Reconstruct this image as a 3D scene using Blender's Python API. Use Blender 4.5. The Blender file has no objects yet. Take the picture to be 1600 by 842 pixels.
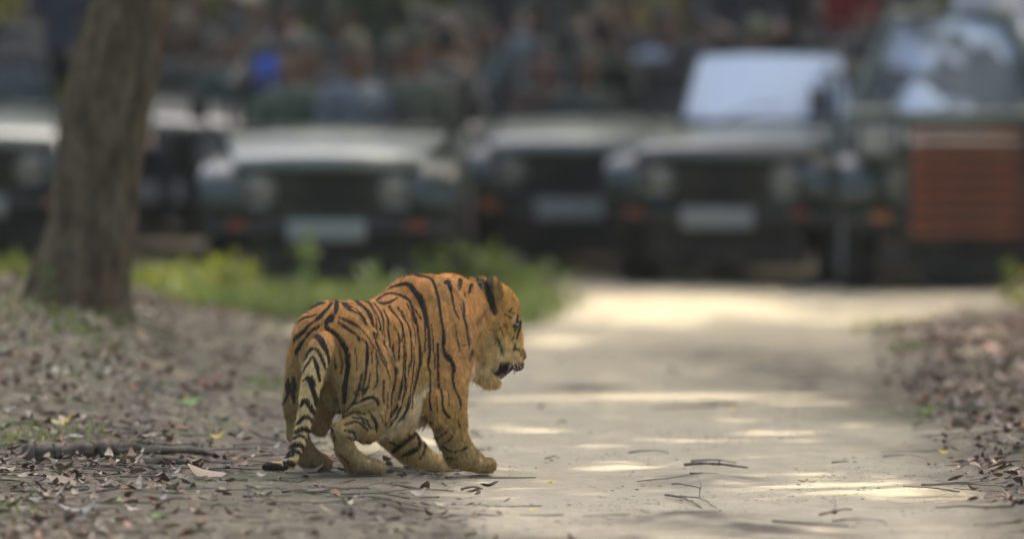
import bpy, math, random
import numpy as np
from mathutils import Vector, Matrix
# ---------------------------------------------------------------- camera, sky, sun, exposure
SC = bpy.context.scene
COL = SC.collection
CAM_H = 2.47
F_PX = 17778.0                       # 400 mm lens on a 1600 px wide frame
PITCH = math.atan(581.0 / F_PX)
cam_d = bpy.data.cameras.new('camera'); cam = bpy.data.objects.new('camera', cam_d); COL.objects.link(cam)
cam_d.lens = 400; cam_d.sensor_width = 36; cam_d.clip_start = 0.5; cam_d.clip_end = 3000
cam.location = (0, 0, CAM_H); cam.rotation_euler = (math.pi / 2 - PITCH, 0, 0)
cam_d.dof.use_dof = True; cam_d.dof.focus_distance = 48.6; cam_d.dof.aperture_fstop = 1.5
SC.camera = cam
SUN_EL, SUN_AZ = math.radians(58), math.radians(38)     # azimuth clockwise from +Y (straight away from the camera)
SUN_DIR = Vector((math.sin(SUN_AZ) * math.cos(SUN_EL), math.cos(SUN_AZ) * math.cos(SUN_EL), math.sin(SUN_EL)))
W = bpy.data.worlds.new('World'); SC.world = W; W.use_nodes = True
nt = W.node_tree; nt.nodes.clear()
sky = nt.nodes.new('ShaderNodeTexSky'); sky.sky_type = 'NISHITA'; sky.sun_disc = False
sky.sun_elevation = SUN_EL; sky.sun_rotation = SUN_AZ; sky.air_density = 1.0; sky.dust_density = 7.0; sky.ozone_density = 0.4
bg = nt.nodes.new('ShaderNodeBackground'); bg.inputs['Strength'].default_value = 0.15
out = nt.nodes.new('ShaderNodeOutputWorld')
nt.links.new(sky.outputs[0], bg.inputs[0]); nt.links.new(bg.outputs[0], out.inputs[0])
sun_d = bpy.data.lights.new('sun', 'SUN'); sun_d.energy = 2.0; sun_d.angle = math.radians(0.53); sun_d.color = (1.0, 0.89, 0.74)
sun = bpy.data.objects.new('sun', sun_d); COL.objects.link(sun)
sun.rotation_euler = (-SUN_DIR).to_track_quat('-Z', 'Y').to_euler(); sun.location = SUN_DIR * 60
SC.view_settings.view_transform = 'Standard'; SC.view_settings.look = 'None'; SC.view_settings.gamma = 1; SC.view_settings.use_curve_mapping = False
SC.view_settings.exposure = 1.93
SC.cycles.use_denoising = True
SC.cycles.max_bounces = 6; SC.cycles.transparent_max_bounces = 12
R = random.Random(7); NR = np.random.default_rng(11)

def ray(px, py):
    "unit-depth ray (per metre of Y) through a pixel of the 1600x842 photograph"
    u = (px - 800) / F_PX; v = (421 - py) / F_PX
    cp, sp = math.cos(PITCH), math.sin(PITCH)
    y = cp + v * sp; z = -sp + v * cp
    return u / y, z / y
def P(px, py, Y):
    "world point at distance Y seen at that pixel"
    u, z = ray(px, py)
    return np.array((u * Y, Y, CAM_H + z * Y))
def proj(p):
    p = np.asarray(p, float); cp, sp = math.cos(PITCH), math.sin(PITCH)
    x = p[..., 0]; y = p[..., 1]; z = p[..., 2] - CAM_H
    d = y * cp - z * sp; v = y * sp + z * cp
    return 800 + F_PX * x / d, 421 - F_PX * v / d

# ---------------------------------------------------------------- helpers
def tag(o, label=None, cat=None, group=None, kind=None):
    if label: o['label'] = label
    if cat: o['category'] = cat
    if group: o['group'] = group
    if kind: o['kind'] = kind
    return o
def empty(name, loc=(0, 0, 0), rz=0, label=None, cat=None, group=None):
    o = bpy.data.objects.new(name, None); COL.objects.link(o); o.location = loc; o.rotation_euler = (0, 0, rz)
    return tag(o, label, cat, group)
def link(name, me, mat=None, parent=None):
    o = bpy.data.objects.new(name, me); COL.objects.link(o)
    if mat is not None and len(me.materials) == 0: me.materials.append(mat)
    if parent: o.parent = parent
    return o
def np_mesh(name, V, F, smooth=True):
    "fast mesh from numpy arrays; F is (n,3) or (n,4)"
    V = np.asarray(V, np.float32); F = np.asarray(F, np.int32); k = F.shape[1]
    me = bpy.data.meshes.new(name)
    me.vertices.add(len(V)); me.vertices.foreach_set('co', V.ravel())
    me.loops.add(F.size); me.loops.foreach_set('vertex_index', F.ravel())
    me.polygons.add(len(F)); me.polygons.foreach_set('loop_start', np.arange(0, F.size, k, dtype=np.int32))
    me.polygons.foreach_set('loop_total', np.full(len(F), k, np.int32))
    me.polygons.foreach_set('use_smooth', np.full(len(F), smooth, bool))
    me.update(); me.validate(); return me
def nodes(name):
    m = bpy.data.materials.new(name); m.use_nodes = True; t = m.node_tree
    return m, t, t.nodes['Principled BSDF']
def N(t, typ, **kw):
    n = t.nodes.new(typ)
    for k, v in kw.items():
        if k in n.inputs.keys() if hasattr(n.inputs, 'keys') else False: n.inputs[k].default_value = v
        else: setattr(n, k, v)
    return n
def L(t, a, b): t.links.new(a, b)
def ramp(t, fac, stops):
    r = t.nodes.new('ShaderNodeValToRGB'); e = r.color_ramp.elements
    while len(e) < len(stops): e.new(0.5)
    for i, (p, c) in enumerate(stops):
        e[i].position = p; e[i].color = tuple(c) + (1,) if len(c) == 3 else c
    if fac is not None: L(t, fac, r.inputs[0])
    return r
def mix(t, fac, a, b, mode='MIX'):
    m = t.nodes.new('ShaderNodeMix'); m.data_type = 'RGBA'; m.blend_type = mode
    for s, v in ((m.inputs[0], fac), (m.inputs[6], a), (m.inputs[7], b)):
        if hasattr(v, 'node'): L(t, v, s)
        elif isinstance(v, (int, float)): s.default_value = v
        else: s.default_value = tuple(v) + (1,) if len(v) == 3 else v
    return m.outputs[2]
def noise(t, vec, scale, detail=4, rough=0.6, dist=0):
    n = t.nodes.new('ShaderNodeTexNoise'); n.inputs['Scale'].default_value = scale; n.inputs['Detail'].default_value = detail
    n.inputs['Roughness'].default_value = rough; n.inputs['Distortion'].default_value = dist
    if vec is not None: L(t, vec, n.inputs['Vector'])
    return n.outputs['Fac']
def coord(t, kind='Object', scale=None):
    c = t.nodes.new('ShaderNodeTexCoord').outputs[kind]
    if scale:
        m = t.nodes.new('ShaderNodeMapping'); m.inputs['Scale'].default_value = scale; L(t, c, m.inputs[0]); c = m.outputs[0]
    return c
def bump(t, bs, h, strength=0.4, dist=0.01):
    b = t.nodes.new('ShaderNodeBump'); b.inputs['Strength'].default_value = strength; b.inputs['Distance'].default_value = dist
    L(t, h, b.inputs['Height']); L(t, b.outputs[0], bs.inputs['Normal'])
def mat(name, col, rough=0.6, metal=0.0, var=0.25, scale=8, bump_s=0.15, spec=0.5, dirt=None):
    "weathered material: base colour broken up by noise, roughness varied"
    m, t, bs = nodes(name); c = coord(t)
    n = noise(t, c, scale, 6)
    dk = tuple(x * (1 - var) for x in col); lt = tuple(min(1, x * (1 + var)) for x in col)
    o = ramp(t, n, [(0.3, dk), (0.7, lt)]).outputs[0]
    if dirt:
        d = ramp(t, noise(t, c, scale * 0.35, 8, 0.7), [(0.45, (0, 0, 0)), (0.7, (1, 1, 1))]).outputs[0]
        o = mix(t, d, o, dirt)
    L(t, o, bs.inputs['Base Color'])
    r = t.nodes.new('ShaderNodeMapRange'); L(t, noise(t, c, scale * 3, 4), r.inputs[0])
    r.inputs[3].default_value = max(0.02, rough - 0.12); r.inputs[4].default_value = min(1, rough + 0.12); L(t, r.outputs[0], bs.inputs['Roughness'])
    bs.inputs['Metallic'].default_value = metal; bs.inputs['Specular IOR Level'].default_value = spec
    if bump_s: bump(t, bs, noise(t, c, scale * 6, 5), bump_s, 0.01)
    return m
def smooth_noise(x, y, seed=0, oct=4, f0=0.5, gain=0.5):
    "cheap value noise on arrays"
    x = np.asarray(x, float); y = np.asarray(y, float); rs = np.random.default_rng(seed); tab = rs.random((256, 256)); o = np.zeros(np.broadcast(x, y).shape); a = 1.0; f = f0; tot = 0
    for k in range(oct):
        X = x * f + 17.3 * k; Y = y * f + 9.1 * k
        i = np.floor(X).astype(int); j = np.floor(Y).astype(int); u = X - i; v = Y - j; u = u * u * (3 - 2 * u); v = v * v * (3 - 2 * v)
        g = lambda p, q: tab[p & 255, q & 255]
        o += a * ((g(i, j) * (1 - u) + g(i + 1, j) * u) * (1 - v) + (g(i, j + 1) * (1 - u) + g(i + 1, j + 1) * u) * v); tot += a
        a *= gain; f *= 2
    return o / tot
# ---------------------------------------------------------------- ground, one sheet to the horizon
def sstep(a, b, x): t = np.clip((x - a) / (b - a), 0, 1); return t * t * (3 - 2 * t)
def road_edges(Y):
    l = np.interp(Y, [40, 47, 50, 58, 66, 72, 90], [.25, -.22, -.46, -.60, .0, .15, .6]); r = np.interp(Y, [40, 48, 58, 66, 72, 90], [1.75, 1.95, 1.75, 2.2, 3.4, 9])
    return l, r
def road_amount(x, Y):
    l, r = road_edges(Y); n = (smooth_noise(x, Y * .35, 21, 4, 1.6) - .5) * 1.1
    return sstep(-.32, .32, x - l + n * .6) * sstep(-.34, .34, r - x + n * .8) * (1 - sstep(72.8, 75, Y + n * 2))  # track turns to dark soil beneath the jeeps, putting their shade into the ground
def ground_z(x, Y, fine=True):
    x = np.asarray(x, float); Y = np.asarray(Y, float)
    z = -.036 * sstep(-.58, -.30, x) + .0
    bank = sstep(-1.1, -2.5, x) * (sstep(49.5, 58.5, Y) * .36) * (1 - .75 * sstep(62, 68, Y))
    rb = sstep(1.75, 2.6, x) * sstep(49, 54, Y) * .07 * (1 - sstep(62, 67, Y)) + sstep(1.9, 2.7, x) * .02
    z = z + bank + rb
    z = z + (smooth_noise(x, Y, 31, 3, .7) - .5) * .05 * sstep(.6, 1.6, np.hypot(x + .4, Y - 49.2))
    if fine:
        ra = road_amount(x, Y); nr = np.clip(1 - np.abs(Y - 48) / 40, 0, 1)
        z = z + (smooth_noise(x, Y, 32, 4, 3.2) - .5) * (.018 + .022 * (1 - ra)) + (smooth_noise(x, Y, 33, 3, 14) - .5) * (.006 + .012 * (1 - ra))
        for bx, by, rx, ry, h in ((.82, 48.9, .2, .45, .028), (.72, 45.6, .26, .5, .035), (.95, 45.0, .3, .35, .02), (.45, 46.6, .2, .3, .01)):     # churned soil heaps
            e = np.exp(-((x - bx) / rx) ** 2 - ((Y - by) / ry) ** 2); z = z + e * h * (.5 + smooth_noise(x, Y, 35, 3, 9))
    return z
def graded(spans):
    o = [spans[0][0]]
    for a, b, st in spans:
        n = max(1, int(round((b - a) / st))); o += list(a + (b - a) * (np.arange(n) + 1) / n)
    return np.array(o)
gx = graded([(-420, -60, 60), (-60, -8, 4), (-8, -3, .25), (-3, 3, .019), (3, 8, .25), (8, 60, 4), (60, 420, 60)])
gy = graded([(8, 38, 3), (38, 42.5, .4), (42.5, 53, .021), (53, 62, .045), (62, 78, .11), (78, 120, 2), (120, 900, 60)])
GX, GY = np.meshgrid(gx, gy, indexing='xy')
GZ = ground_z(GX, GY)
ii = np.arange(GX.size).reshape(GX.shape)
gq = np.stack([ii[:-1, :-1], ii[:-1, 1:], ii[1:, 1:], ii[1:, :-1]], -1).reshape(-1, 4)
gme = np_mesh('ground', np.stack([GX, GY, GZ], -1).reshape(-1, 3), gq)
at = gme.attributes.new('road', 'FLOAT', 'POINT'); at.data.foreach_set('value', road_amount(GX, GY).astype(np.float32).ravel())
churn = np.zeros(GX.shape)
for bx, by, rx, ry in ((.82, 48.9, .26, .5), (.72, 45.6, .36, .7), (1.0, 44.9, .4, .6), (1.5, 60, .5, 3.5), (1.1, 62.5, .5, 1.2), (.35, 58.2, .25, .5), (.25, 44.4, .3, .4)):
    churn = np.maximum(churn, np.exp(-((GX - bx) / rx) ** 2 - ((GY - by) / ry) ** 2))
churn = np.clip(churn * 1.25 * (smooth_noise(GX, GY, 41, 4, 6) * 1.6 - .2), 0, 1)
at = gme.attributes.new('churn', 'FLOAT', 'POINT'); at.data.foreach_set('value', churn.astype(np.float32).ravel())
m, t, bs = nodes('dusty_ground'); c = coord(t)
ar_ = t.nodes.new('ShaderNodeAttribute'); ar_.attribute_name = 'road'; ac_ = t.nodes.new('ShaderNodeAttribute'); ac_.attribute_name = 'churn'
n1 = noise(t, c, .9, 6, .65); n2 = noise(t, c, 9, 8, .7); n3 = noise(t, c, 55, 6, .75)
road = ramp(t, n2, [(.25, (.31, .268, .18)), (.5, (.42, .365, .25)), (.75, (.51, .455, .325))]).outputs[0]
road = mix(t, ramp(t, n1, [(.35, (0, 0, 0)), (.7, (.55, .55, .55))]).outputs[0], road, (.38, .34, .25))
soil = ramp(t, n2, [(.25, (.075, .062, .043)), (.5, (.135, .113, .08)), (.75, (.215, .183, .13))]).outputs[0]
soil = mix(t, ramp(t, noise(t, c, 2.2, 6, .7), [(.42, (0, 0, 0)), (.72, (.6, .6, .6))]).outputs[0], soil, (.20, .175, .125))
soil = mix(t, ramp(t, noise(t, c, 1.3, 6, .65), [(.48, (0, 0, 0)), (.66, (.8, .8, .8))]).outputs[0], soil, (.105, .122, .066))
b0 = mix(t, ar_.outputs['Fac'], soil, road)
b0 = mix(t, ac_.outputs['Fac'], b0, (.11, .092, .07))
spk = ramp(t, n3, [(.60, (0, 0, 0)), (.70, (1, 1, 1))]).outputs[0]                       # dark crumbs of bark and soil
spm = ramp(t, noise(t, c, 3.1, 5, .7), [(.42, (.12, .12, .12)), (.68, (.9, .9, .9))]).outputs[0]
b1 = mix(t, mix(t, 1, spk, spm, 'MULTIPLY'), b0, (.075, .062, .048))
L(t, b1, bs.inputs['Base Color']); bs.inputs['Roughness'].default_value = .95; bs.inputs['Specular IOR Level'].default_value = .15
bump(t, bs, noise(t, c, 34, 8, .75), .8, .014)
tag(link('ground', gme, m), kind='structure')

# ---------------------------------------------------------------- where the sun comes through the leaves (ground x, Y, half width, half length)
LIT = [(1.1, 69.8, 1.15, 2.6), (.7, 67.6, .7, 1.2), (2.0, 67.5, .7, .8), (.25, 64.6, .35, .6), (.72, 57.2, .95, .55), (1.55, 56.4, .5, .45), (.12, 53.3, .28, .32), (1.32, 53.2, .33, .3), (.95, 52.4, .4, .16), (.52, 50.1, .2, .32),
       (1.5, 48.1, .55, .6), (1.9, 47.3, .3, .3), (-1.2, 56.4, .28, .3), (-1.2, 64.6, .5, .8), (-.66, 51.0, .3, 1.2), (-.45, 52.2, .3, .4),
       (-2.0, 67.6, .55, 1.4), (-1.1, 68.6, .35, .9), (-.5, 67.5, .3, .7), (2.7, 58.3, .18, .4), (2.45, 60.5, .2, .5), (2.6, 62.6, .3, .7), (2.3, 56.2, .16, .3), (2.75, 54.8, .2, .3), (2.85, 60.8, .2, .4), (2.25, 63.8, .2, .4), (2.6, 52.6, .12, .2), (-1.75, 68.2, .35, .5), (-2.2, 48.4, .16, .2), (-1.6, 49.4, .12, .16), (-1.9, 46.8, .12, .16), (.75, 44.7, .12, .12),
       (.32, 72.9, .12, .2), (-1.55, 49.0, .10, .14)]
LIT_HI = [(1.45, 74.2, .95, .75, .95), (-1.05, 70.8, .75, .42, .92), (2.95, 72.6, .85, .5, 1.05), (.5, 76.2, .5, .4, .95), (-3.1, 72.3, .4, .25, .9), (2.0, 72.2, .35, .25, .95), (-3.7, 84, 1.1, 1.6, 1.3), (-1.77, 90, .8, 1.4, 1.2), (.62, 91, .7, 1.3, 1.2), (1.72, 74.8, .65, .45, 1.32), (3.05, 73.3, .65, .45, 1.4), (2.32, 72.1, .3, .5, 1.13), (2.9, 72.2, .6, .7, 1.1)]   # bonnets at height z
s_ = np.array(SUN_DIR)
def sun_open(p):
    "1 where a leaf at p would darken a spot that the photograph shows in sunlight"
    g = p - s_ * (p[:, 2:3] / s_[2]); o = np.zeros(len(p))
    for x, Y, a, b in LIT: o = np.maximum(o, np.exp(-(((g[:, 0] - x) / a) ** 2 + ((g[:, 1] - Y) / b) ** 2) ** 2 * .7))
    for x, Y, a, b, z in LIT_HI:
        h = p - s_ * ((p[:, 2:3] - z) / s_[2]); o = np.maximum(o, np.exp(-(((h[:, 0] - x) / a) ** 2 + ((h[:, 1] - Y) / b) ** 2) ** 2 * .7))
    far = np.clip((g[:, 1] - 84) / 6, 0, 1) * (smooth_noise(g[:, 0], g[:, 1], 51, 2, .8) > .66); o = np.maximum(o, far)
    return o
# ---------------------------------------------------------------- leaves and trees
def leaf_quads(P0, size, n_up=None, rs=NR):
    "two triangle leaves bent along the middle"
    n = len(P0); a = rs.normal(size=(n, 3)); a /= np.linalg.norm(a, axis=1, keepdims=True); b = rs.normal(size=(n, 3))
    if n_up is not None: a[:, 2] *= n_up; b[:, 2] *= n_up
    b -= (a * b).sum(1, keepdims=True) * a; a /= np.linalg.norm(a, axis=1, keepdims=True); b /= np.linalg.norm(b, axis=1, keepdims=True) + 1e-9
    s = np.asarray(size).reshape(-1, 1) * np.ones((n, 1)); c = np.cross(a, b)
    V = np.stack([P0 - a * s, P0 - b * s * .45 + c * s * .1, P0 + a * s, P0 + b * s * .45 + c * s * .1], 1).reshape(-1, 3)
    k = np.arange(n)[:, None] * 4; F = np.concatenate([k + [0, 1, 2], k + [0, 2, 3]]); return V, F
def leaf_mat(name, cols, trans=.35, rough=.5):
    m, t, bs = nodes(name); g = t.nodes.new('ShaderNodeNewGeometry')
    r = ramp(t, g.outputs['Random Per Island'], [(i / max(1, len(cols) - 1), c) for i, c in enumerate(cols)])
    L(t, r.outputs[0], bs.inputs['Base Color']); bs.inputs['Roughness'].default_value = rough; bs.inputs['Specular IOR Level'].default_value = .3
    tr = t.nodes.new('ShaderNodeBsdfTranslucent'); L(t, mix(t, 1, r.outputs[0], (1.3, 1.35, .5), 'MULTIPLY'), tr.inputs[0])
    mx = t.nodes.new('ShaderNodeMixShader'); mx.inputs[0].default_value = trans; L(t, bs.outputs[0], mx.inputs[1]); L(t, tr.outputs[0], mx.inputs[2])
    L(t, mx.outputs[0], t.nodes['Material Output'].inputs[0]); return m
M_CANOPY = leaf_mat('canopy_leaves', [(.08, .10, .025), (.11, .13, .03), (.16, .15, .04)], .55)
m, t, bs = nodes('rough_bark'); c = coord(t)
b_ = ramp(t, noise(t, coord(t, 'Object', (1, 1, .35)), 14, 9, .75), [(.3, (.032, .026, .015)), (.5, (.13, .105, .066)), (.72, (.26, .22, .15))]).outputs[0]
b_ = mix(t, ramp(t, noise(t, c, 1.7, 5, .6), [(.54, (0, 0, 0)), (.68, (.6, .6, .6))]).outputs[0], b_, (.13, .058, .034))      # reddish raw patches
b_ = mix(t, ramp(t, noise(t, c, 3.5, 6, .7), [(.58, (0, 0, 0)), (.72, (.5, .5, .5))]).outputs[0], b_, (.12, .125, .085))      # lichen
L(t, b_, bs.inputs['Base Color']); bs.inputs['Roughness'].default_value = .95; bs.inputs['Specular IOR Level'].default_value = .1
bump(t, bs, noise(t, coord(t, 'Object', (1, 1, .4)), 40, 8, .75), 1.0, .03); M_BARK = m
def tube(path, rad, nseg=10, rough=0.0, seed=0, flare=None, cap=True):
    "tube along a path with irregular section; returns V, quads"
    path = np.asarray(path, float); rad = np.asarray(rad, float); n = len(path); T = np.gradient(path, axis=0); T /= np.linalg.norm(T, axis=1, keepdims=True) + 1e-9
    up = np.tile(np.array((1.0, 0.02, 0.0)), (n, 1)) if abs(T[0, 2]) > .6 else np.tile(np.array((0, 0, 1.0)), (n, 1))
    u = np.cross(T, up); u /= np.linalg.norm(u, axis=1, keepdims=True) + 1e-9; v = np.cross(u, T); th = np.linspace(0, 2 * np.pi, nseg, endpoint=False)
    r = rad[:, None] * np.ones((1, nseg))
    if rough:
        s = np.cumsum(np.r_[0, np.linalg.norm(np.diff(path, axis=0), axis=1)])
        r = r * (1 + rough * 2 * (smooth_noise(np.cos(th)[None] * 2.2 + 40 + s[:, None] * .5, np.sin(th)[None] * 2.2 + s[:, None] * 1.1 + 9, seed, 5, 1.2, .62) - .5))
    if flare is not None: r = r * flare(np.arange(n)[:, None] / (n - 1), th[None])
    V = path[:, None] + u[:, None] * (np.cos(th)[None, :, None] * r[..., None]) + v[:, None] * (np.sin(th)[None, :, None] * r[..., None])
    V = V.reshape(-1, 3); i = np.arange(n - 1)[:, None] * nseg; j = np.arange(nseg)[None]; k = (j + 1) % nseg
    Q = np.stack([i + j, i + k, i + nseg + k, i + nseg + j], -1).reshape(-1, 4)
    if cap:
        V = np.concatenate([V, path[:1], path[-1:]]); a, b = len(V) - 2, len(V) - 1; j = np.arange(nseg); k = (j + 1) % nseg
        Q = np.concatenate([Q, np.stack([np.full(nseg, a), k, j, j], -1)[:, [0, 1, 2, 2]], np.stack([np.full(nseg, b), (n - 1) * nseg + j, (n - 1) * nseg + k, (n - 1) * nseg + k], -1)])
    return V, Q
def quads_mesh(name, parts, smooth=True):
    "join (V,Q) lists; degenerate quads become triangles through from_pydata"
    V = []; F = []; o = 0
    for v, q in parts:
        V.append(np.asarray(v, float)); F += [tuple(dict.fromkeys(int(i) + o for i in f)) for f in q]; o += len(v)
    me = bpy.data.meshes.new(name); me.from_pydata(np.concatenate(V).tolist(), [], F); me.polygons.foreach_set('use_smooth', [smooth] * len(F)); me.update(); return me
def limb_path(a, b, n=6, w=.3, rs=R):
    a, b = np.array(a, float), np.array(b, float); p = np.linspace(a, b, n); off = np.cumsum(np.array([[rs.gauss(0, w * .3) for _ in range(3)] for _ in range(n)]), 0); off *= np.sin(np.linspace(0, np.pi, n))[:, None]; return p + off
# canopy leaves, shared out to the trees that hold them
nl = 66000
gxr = NR.uniform(-4.8, 4.8, nl); gyr = NR.uniform(41.5, 100, nl); hh = 12.0 + 4.5 * NR.random(nl) ** 1.3
lp = np.stack([gxr, gyr, np.zeros(nl)], 1) + s_ * (hh / s_[2])[:, None]
keep = sun_open(lp) < NR.uniform(.15, 1.0, nl); lp = lp[keep]
TREES = [(-2.28, 59.2), (-4.9, 47.5), (-5.2, 66), (-6.5, 79), (6.6, 46.0), (6.9, 54.5), (7.0, 63.5), (6.8, 86.0), (1.2, 92.0)]
TL = ['thick rough-barked tree leaning right on the left bank, nearest the track', 'tree out of frame left of the tiger', 'tree out of frame on the left beside the parked jeeps', 'tree on the far left behind the parked jeeps', 'tree out of frame at the near right of the track', 'tree out of frame right of the tiger', 'tree out of frame right of the slatted jeep', 'tree behind the right-hand jeeps', 'tree in the forest behind the middle jeeps']
top_of = np.array([(x + (1.6 if x > -3 and x < 0 else 0) * 1.0, y, 10.0) for x, y in TREES])
own = np.argmin(((lp[:, None, :2] - (top_of[None, :, :2] + np.array((2.0, 3.0)) * np.where(top_of[None, :, :1] > 3, -.6, 1.0))) ** 2).sum(-1), 1)
for k, (x, y) in enumerate(TREES):
    z0 = float(ground_z(x, y)) if y < 78 else 0.0
    tr = empty('tree', (x, y, z0), 0, TL[k], 'tree'); o = np.array((x, y, z0))
    if k == 0:
        ty = y; cl = [P(118, 480, ty), P(122, 440, ty), P(140, 360, ty), P(152, 260, ty), P(168, 170, ty), P(186, 90, ty), P(210, 0, ty)]
        wd = [89, 82, 70, 66, 65, 66, 62]
        base = cl[0].copy(); pth = [base + (0, 0, -.25)] + cl; rr = [.31] + [w_ / 17778 * ty for w_ in wd]
        d = cl[-1] - cl[-2]; d /= np.linalg.norm(d)
        for s in (1.2, 2.6, 4.2, 6.0, 8.0): pth.append(cl[-1] + d * s * .9 + np.array((.1 * s, 0, .1 * s))); rr.append(.20 - .013 * s)
        pth = np.array(pth); s = np.cumsum(np.r_[0, np.linalg.norm(np.diff(pth, axis=0), axis=1)])
        q = np.concatenate([np.linspace(0, 2.4, 150), np.linspace(2.4, s[-1], 60)[1:]]); pth = np.stack([np.interp(q, s, pth[:, c_]) for c_ in range(3)], 1); rr = np.interp(q, s, rr)
        for c_ in range(3): pth[2:-2, c_] = np.convolve(pth[:, c_], np.ones(5) / 5, 'valid')
        fl = lambda tt, th: 1 + (.42 * np.exp(-tt * 38) * (.6 + .8 * np.cos(th * 2.5 + .5) ** 2))
        tv = tube(pth - o, rr, 110, .17, 3, fl); topz = pth[-1]; parts = [tv]
    else:
        hgt = 11 + R.random() * 2; lean = np.array((R.uniform(-.5, .9), R.uniform(-.4, .6), 0)); pth = limb_path((x, y, z0 - .2), np.array((x, y, z0 + hgt)) + lean, 26, .12)
        rr = np.linspace(.24, .11, 26) * (1 + .6 * np.exp(-np.arange(26) * .9)); parts = [tube(pth - o, rr, 20, .14, k + 5)]; topz = pth[-1]
    mine = lp[own == k]
    ends = mine[NR.choice(len(mine), min(14, len(mine)), replace=False)] if len(mine) else np.zeros((0, 3))
    for e in ends:
        st = pth[int(len(pth) * R.uniform(.6, .98)) - 1]; lpth = limb_path(st, e, 7, .5); parts.append(tube(lpth - o, np.linspace(.075, .018, 7), 6))
    link('trunk', quads_mesh('trunk', parts), M_BARK, tr)
    if len(mine):
        v, f = leaf_quads(mine - o, NR.uniform(.15, .27, len(mine)), .45); link('crown', np_mesh('crown', v, f, False), M_CANOPY, tr)
# ---------------------------------------------------------------- undergrowth and forest behind the jeeps
M_BUSH = leaf_mat('bush_leaves', [(.035, .06, .018), (.06, .09, .022), (.10, .125, .03), (.13, .14, .04)], .3)
M_BUSHY = leaf_mat('olive_bush_leaves', [(.07, .085, .02), (.11, .12, .03), (.17, .16, .04)], .35)
def bush(px, Y, w, h, n, lab, mat_):
    x = (px - 800) / F_PX * Y; r = empty('bush', (x, Y, 0), 0, lab, 'bush'); st = []; pts = []
    for k in range(9):
        e = np.array((R.gauss(0, w * .45), R.gauss(0, w * .35), h * R.uniform(.5, 1))); p = limb_path((R.gauss(0, .1), R.gauss(0, .1), -.05), e, 6, .15); st.append(tube(p, np.linspace(.025, .006, 6), 5)); m_ = n // 9; c_ = np.stack([np.interp(NR.uniform(1.2, 5, m_), np.arange(6), p[:, q]) for q in range(3)], 1); pts.append(c_ + NR.normal(0, 1, (m_, 3)) * np.array((w * .17, w * .17, h * .12)))
    pts = np.concatenate(pts); pts[:, 2] = np.abs(pts[:, 2]); link('stem', quads_mesh('stem', st), M_BARK, r); v, f = leaf_quads(pts, NR.uniform(.05, .13, len(pts)), .8); link('foliage', np_mesh('foliage', v, f, False), mat_, r)
for px, Y, w, h, mt, lab in [(10, 84, 1.0, 2.2, 1, 'green bush behind the jeep at the left edge'), (60, 86, .7, 1.7, 0, 'dark bush between the left edge and the leaning tree'), (260, 94, 1.0, 2.2, 0, 'dark bush far behind the leaning tree'), (450, 90, .8, 2.0, 1, 'olive green bush seen above the left middle jeep'), (530, 97, 1.1, 2.4, 0, 'green bush behind the standing person in olive'),
    (650, 92, .9, 2.2, 0, 'dark bush behind the left middle jeep at its right'), (760, 96, 1.0, 2.3, 0, 'dark bush behind the farthest jeep'), (910, 91, .7, 2.2, 1, 'bright olive bush above the half hidden third jeep'), (1000, 95, .9, 2.3, 1, 'olive bush between the third and the centre jeep'), (1110, 93, 1.0, 2.2, 0, 'dark bush behind the centre jeep'), (1230, 97, 1.1, 2.4, 0, 'dark bush behind the cyan shirt'), (1370, 94, 1.0, 2.4, 0, 'dark bush behind the grey-green shirt'), (1500, 92, 1.0, 2.2, 0, 'dark bush behind the white shirt'), (1600, 88, .9, 2.0, 1, 'olive bush at the right edge behind the jeep'), (370, 88, .6, 1.5, 0, 'small dark bush behind the beige cap')]:
    bush(px, Y, w, h, 1500, lab, (M_BUSH, M_BUSHY)[mt])
# the wood beyond reads as one dark mass: undergrowth leaves and crowns
n = 26000; x = NR.uniform(-26, 26, n); Y = 99 + 26 * NR.random(n); z = NR.random(n) ** 1.5 * 3.4
v, f = leaf_quads(np.stack([x, Y, z], 1), NR.uniform(.16, .34, n), .8); tag(link('undergrowth', np_mesh('undergrowth', v, f, False), M_BUSH), kind='stuff')
n = 26000; x = NR.uniform(-34, 34, n); Y = 96 + 30 * NR.random(n); z = 3.2 + 10 * NR.random(n)
v, f = leaf_quads(np.stack([x, Y, z], 1), NR.uniform(.25, .5, n), .8); tag(link('distant_wood', np_mesh('distant_wood', v, f, False), M_BUSH), kind='stuff')
for i, (px, Y, w) in enumerate([(50, 95, .22), (360, 91, .16), (510, 104, .2), (620, 99, .18), (860, 98, .2), (965, 102, .25), (1180, 100, .2), (1430, 98, .22)]):
    x = (px - 800) / F_PX * Y; o = np.array((x, Y, 0)); r = empty('tree', o, 0, ['trunk behind the left edge jeep in the dark wood', 'slim trunk behind the beige cap', 'trunk in the dark wood left of the standing person in olive', 'trunk in the wood right of the standing person in olive', 'trunk in the wood left of the bright olive bush', 'thick trunk right of the bright olive bush', 'trunk in the wood right of the one in charcoal', 'trunk in the wood left of the white shirt'][i], 'tree')
    p = limb_path((0, 0, -.1), (R.uniform(-.8, .8), R.uniform(-.5, .5), 9), 16, .2); link('trunk', quads_mesh('trunk', [tube(p, np.linspace(w, w * .5, 16) * (1 + .4 * np.exp(-np.arange(16.))), 14, .12, i)]), M_BARK, r)
    n = 900; v, f = leaf_quads(p[-1] + NR.normal(0, 1, (n, 3)) * (1.8, 1.8, 1.2), NR.uniform(.15, .3, n), .6); link('crown', np_mesh('crown', v, f, False), M_BUSH, r)

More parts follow.
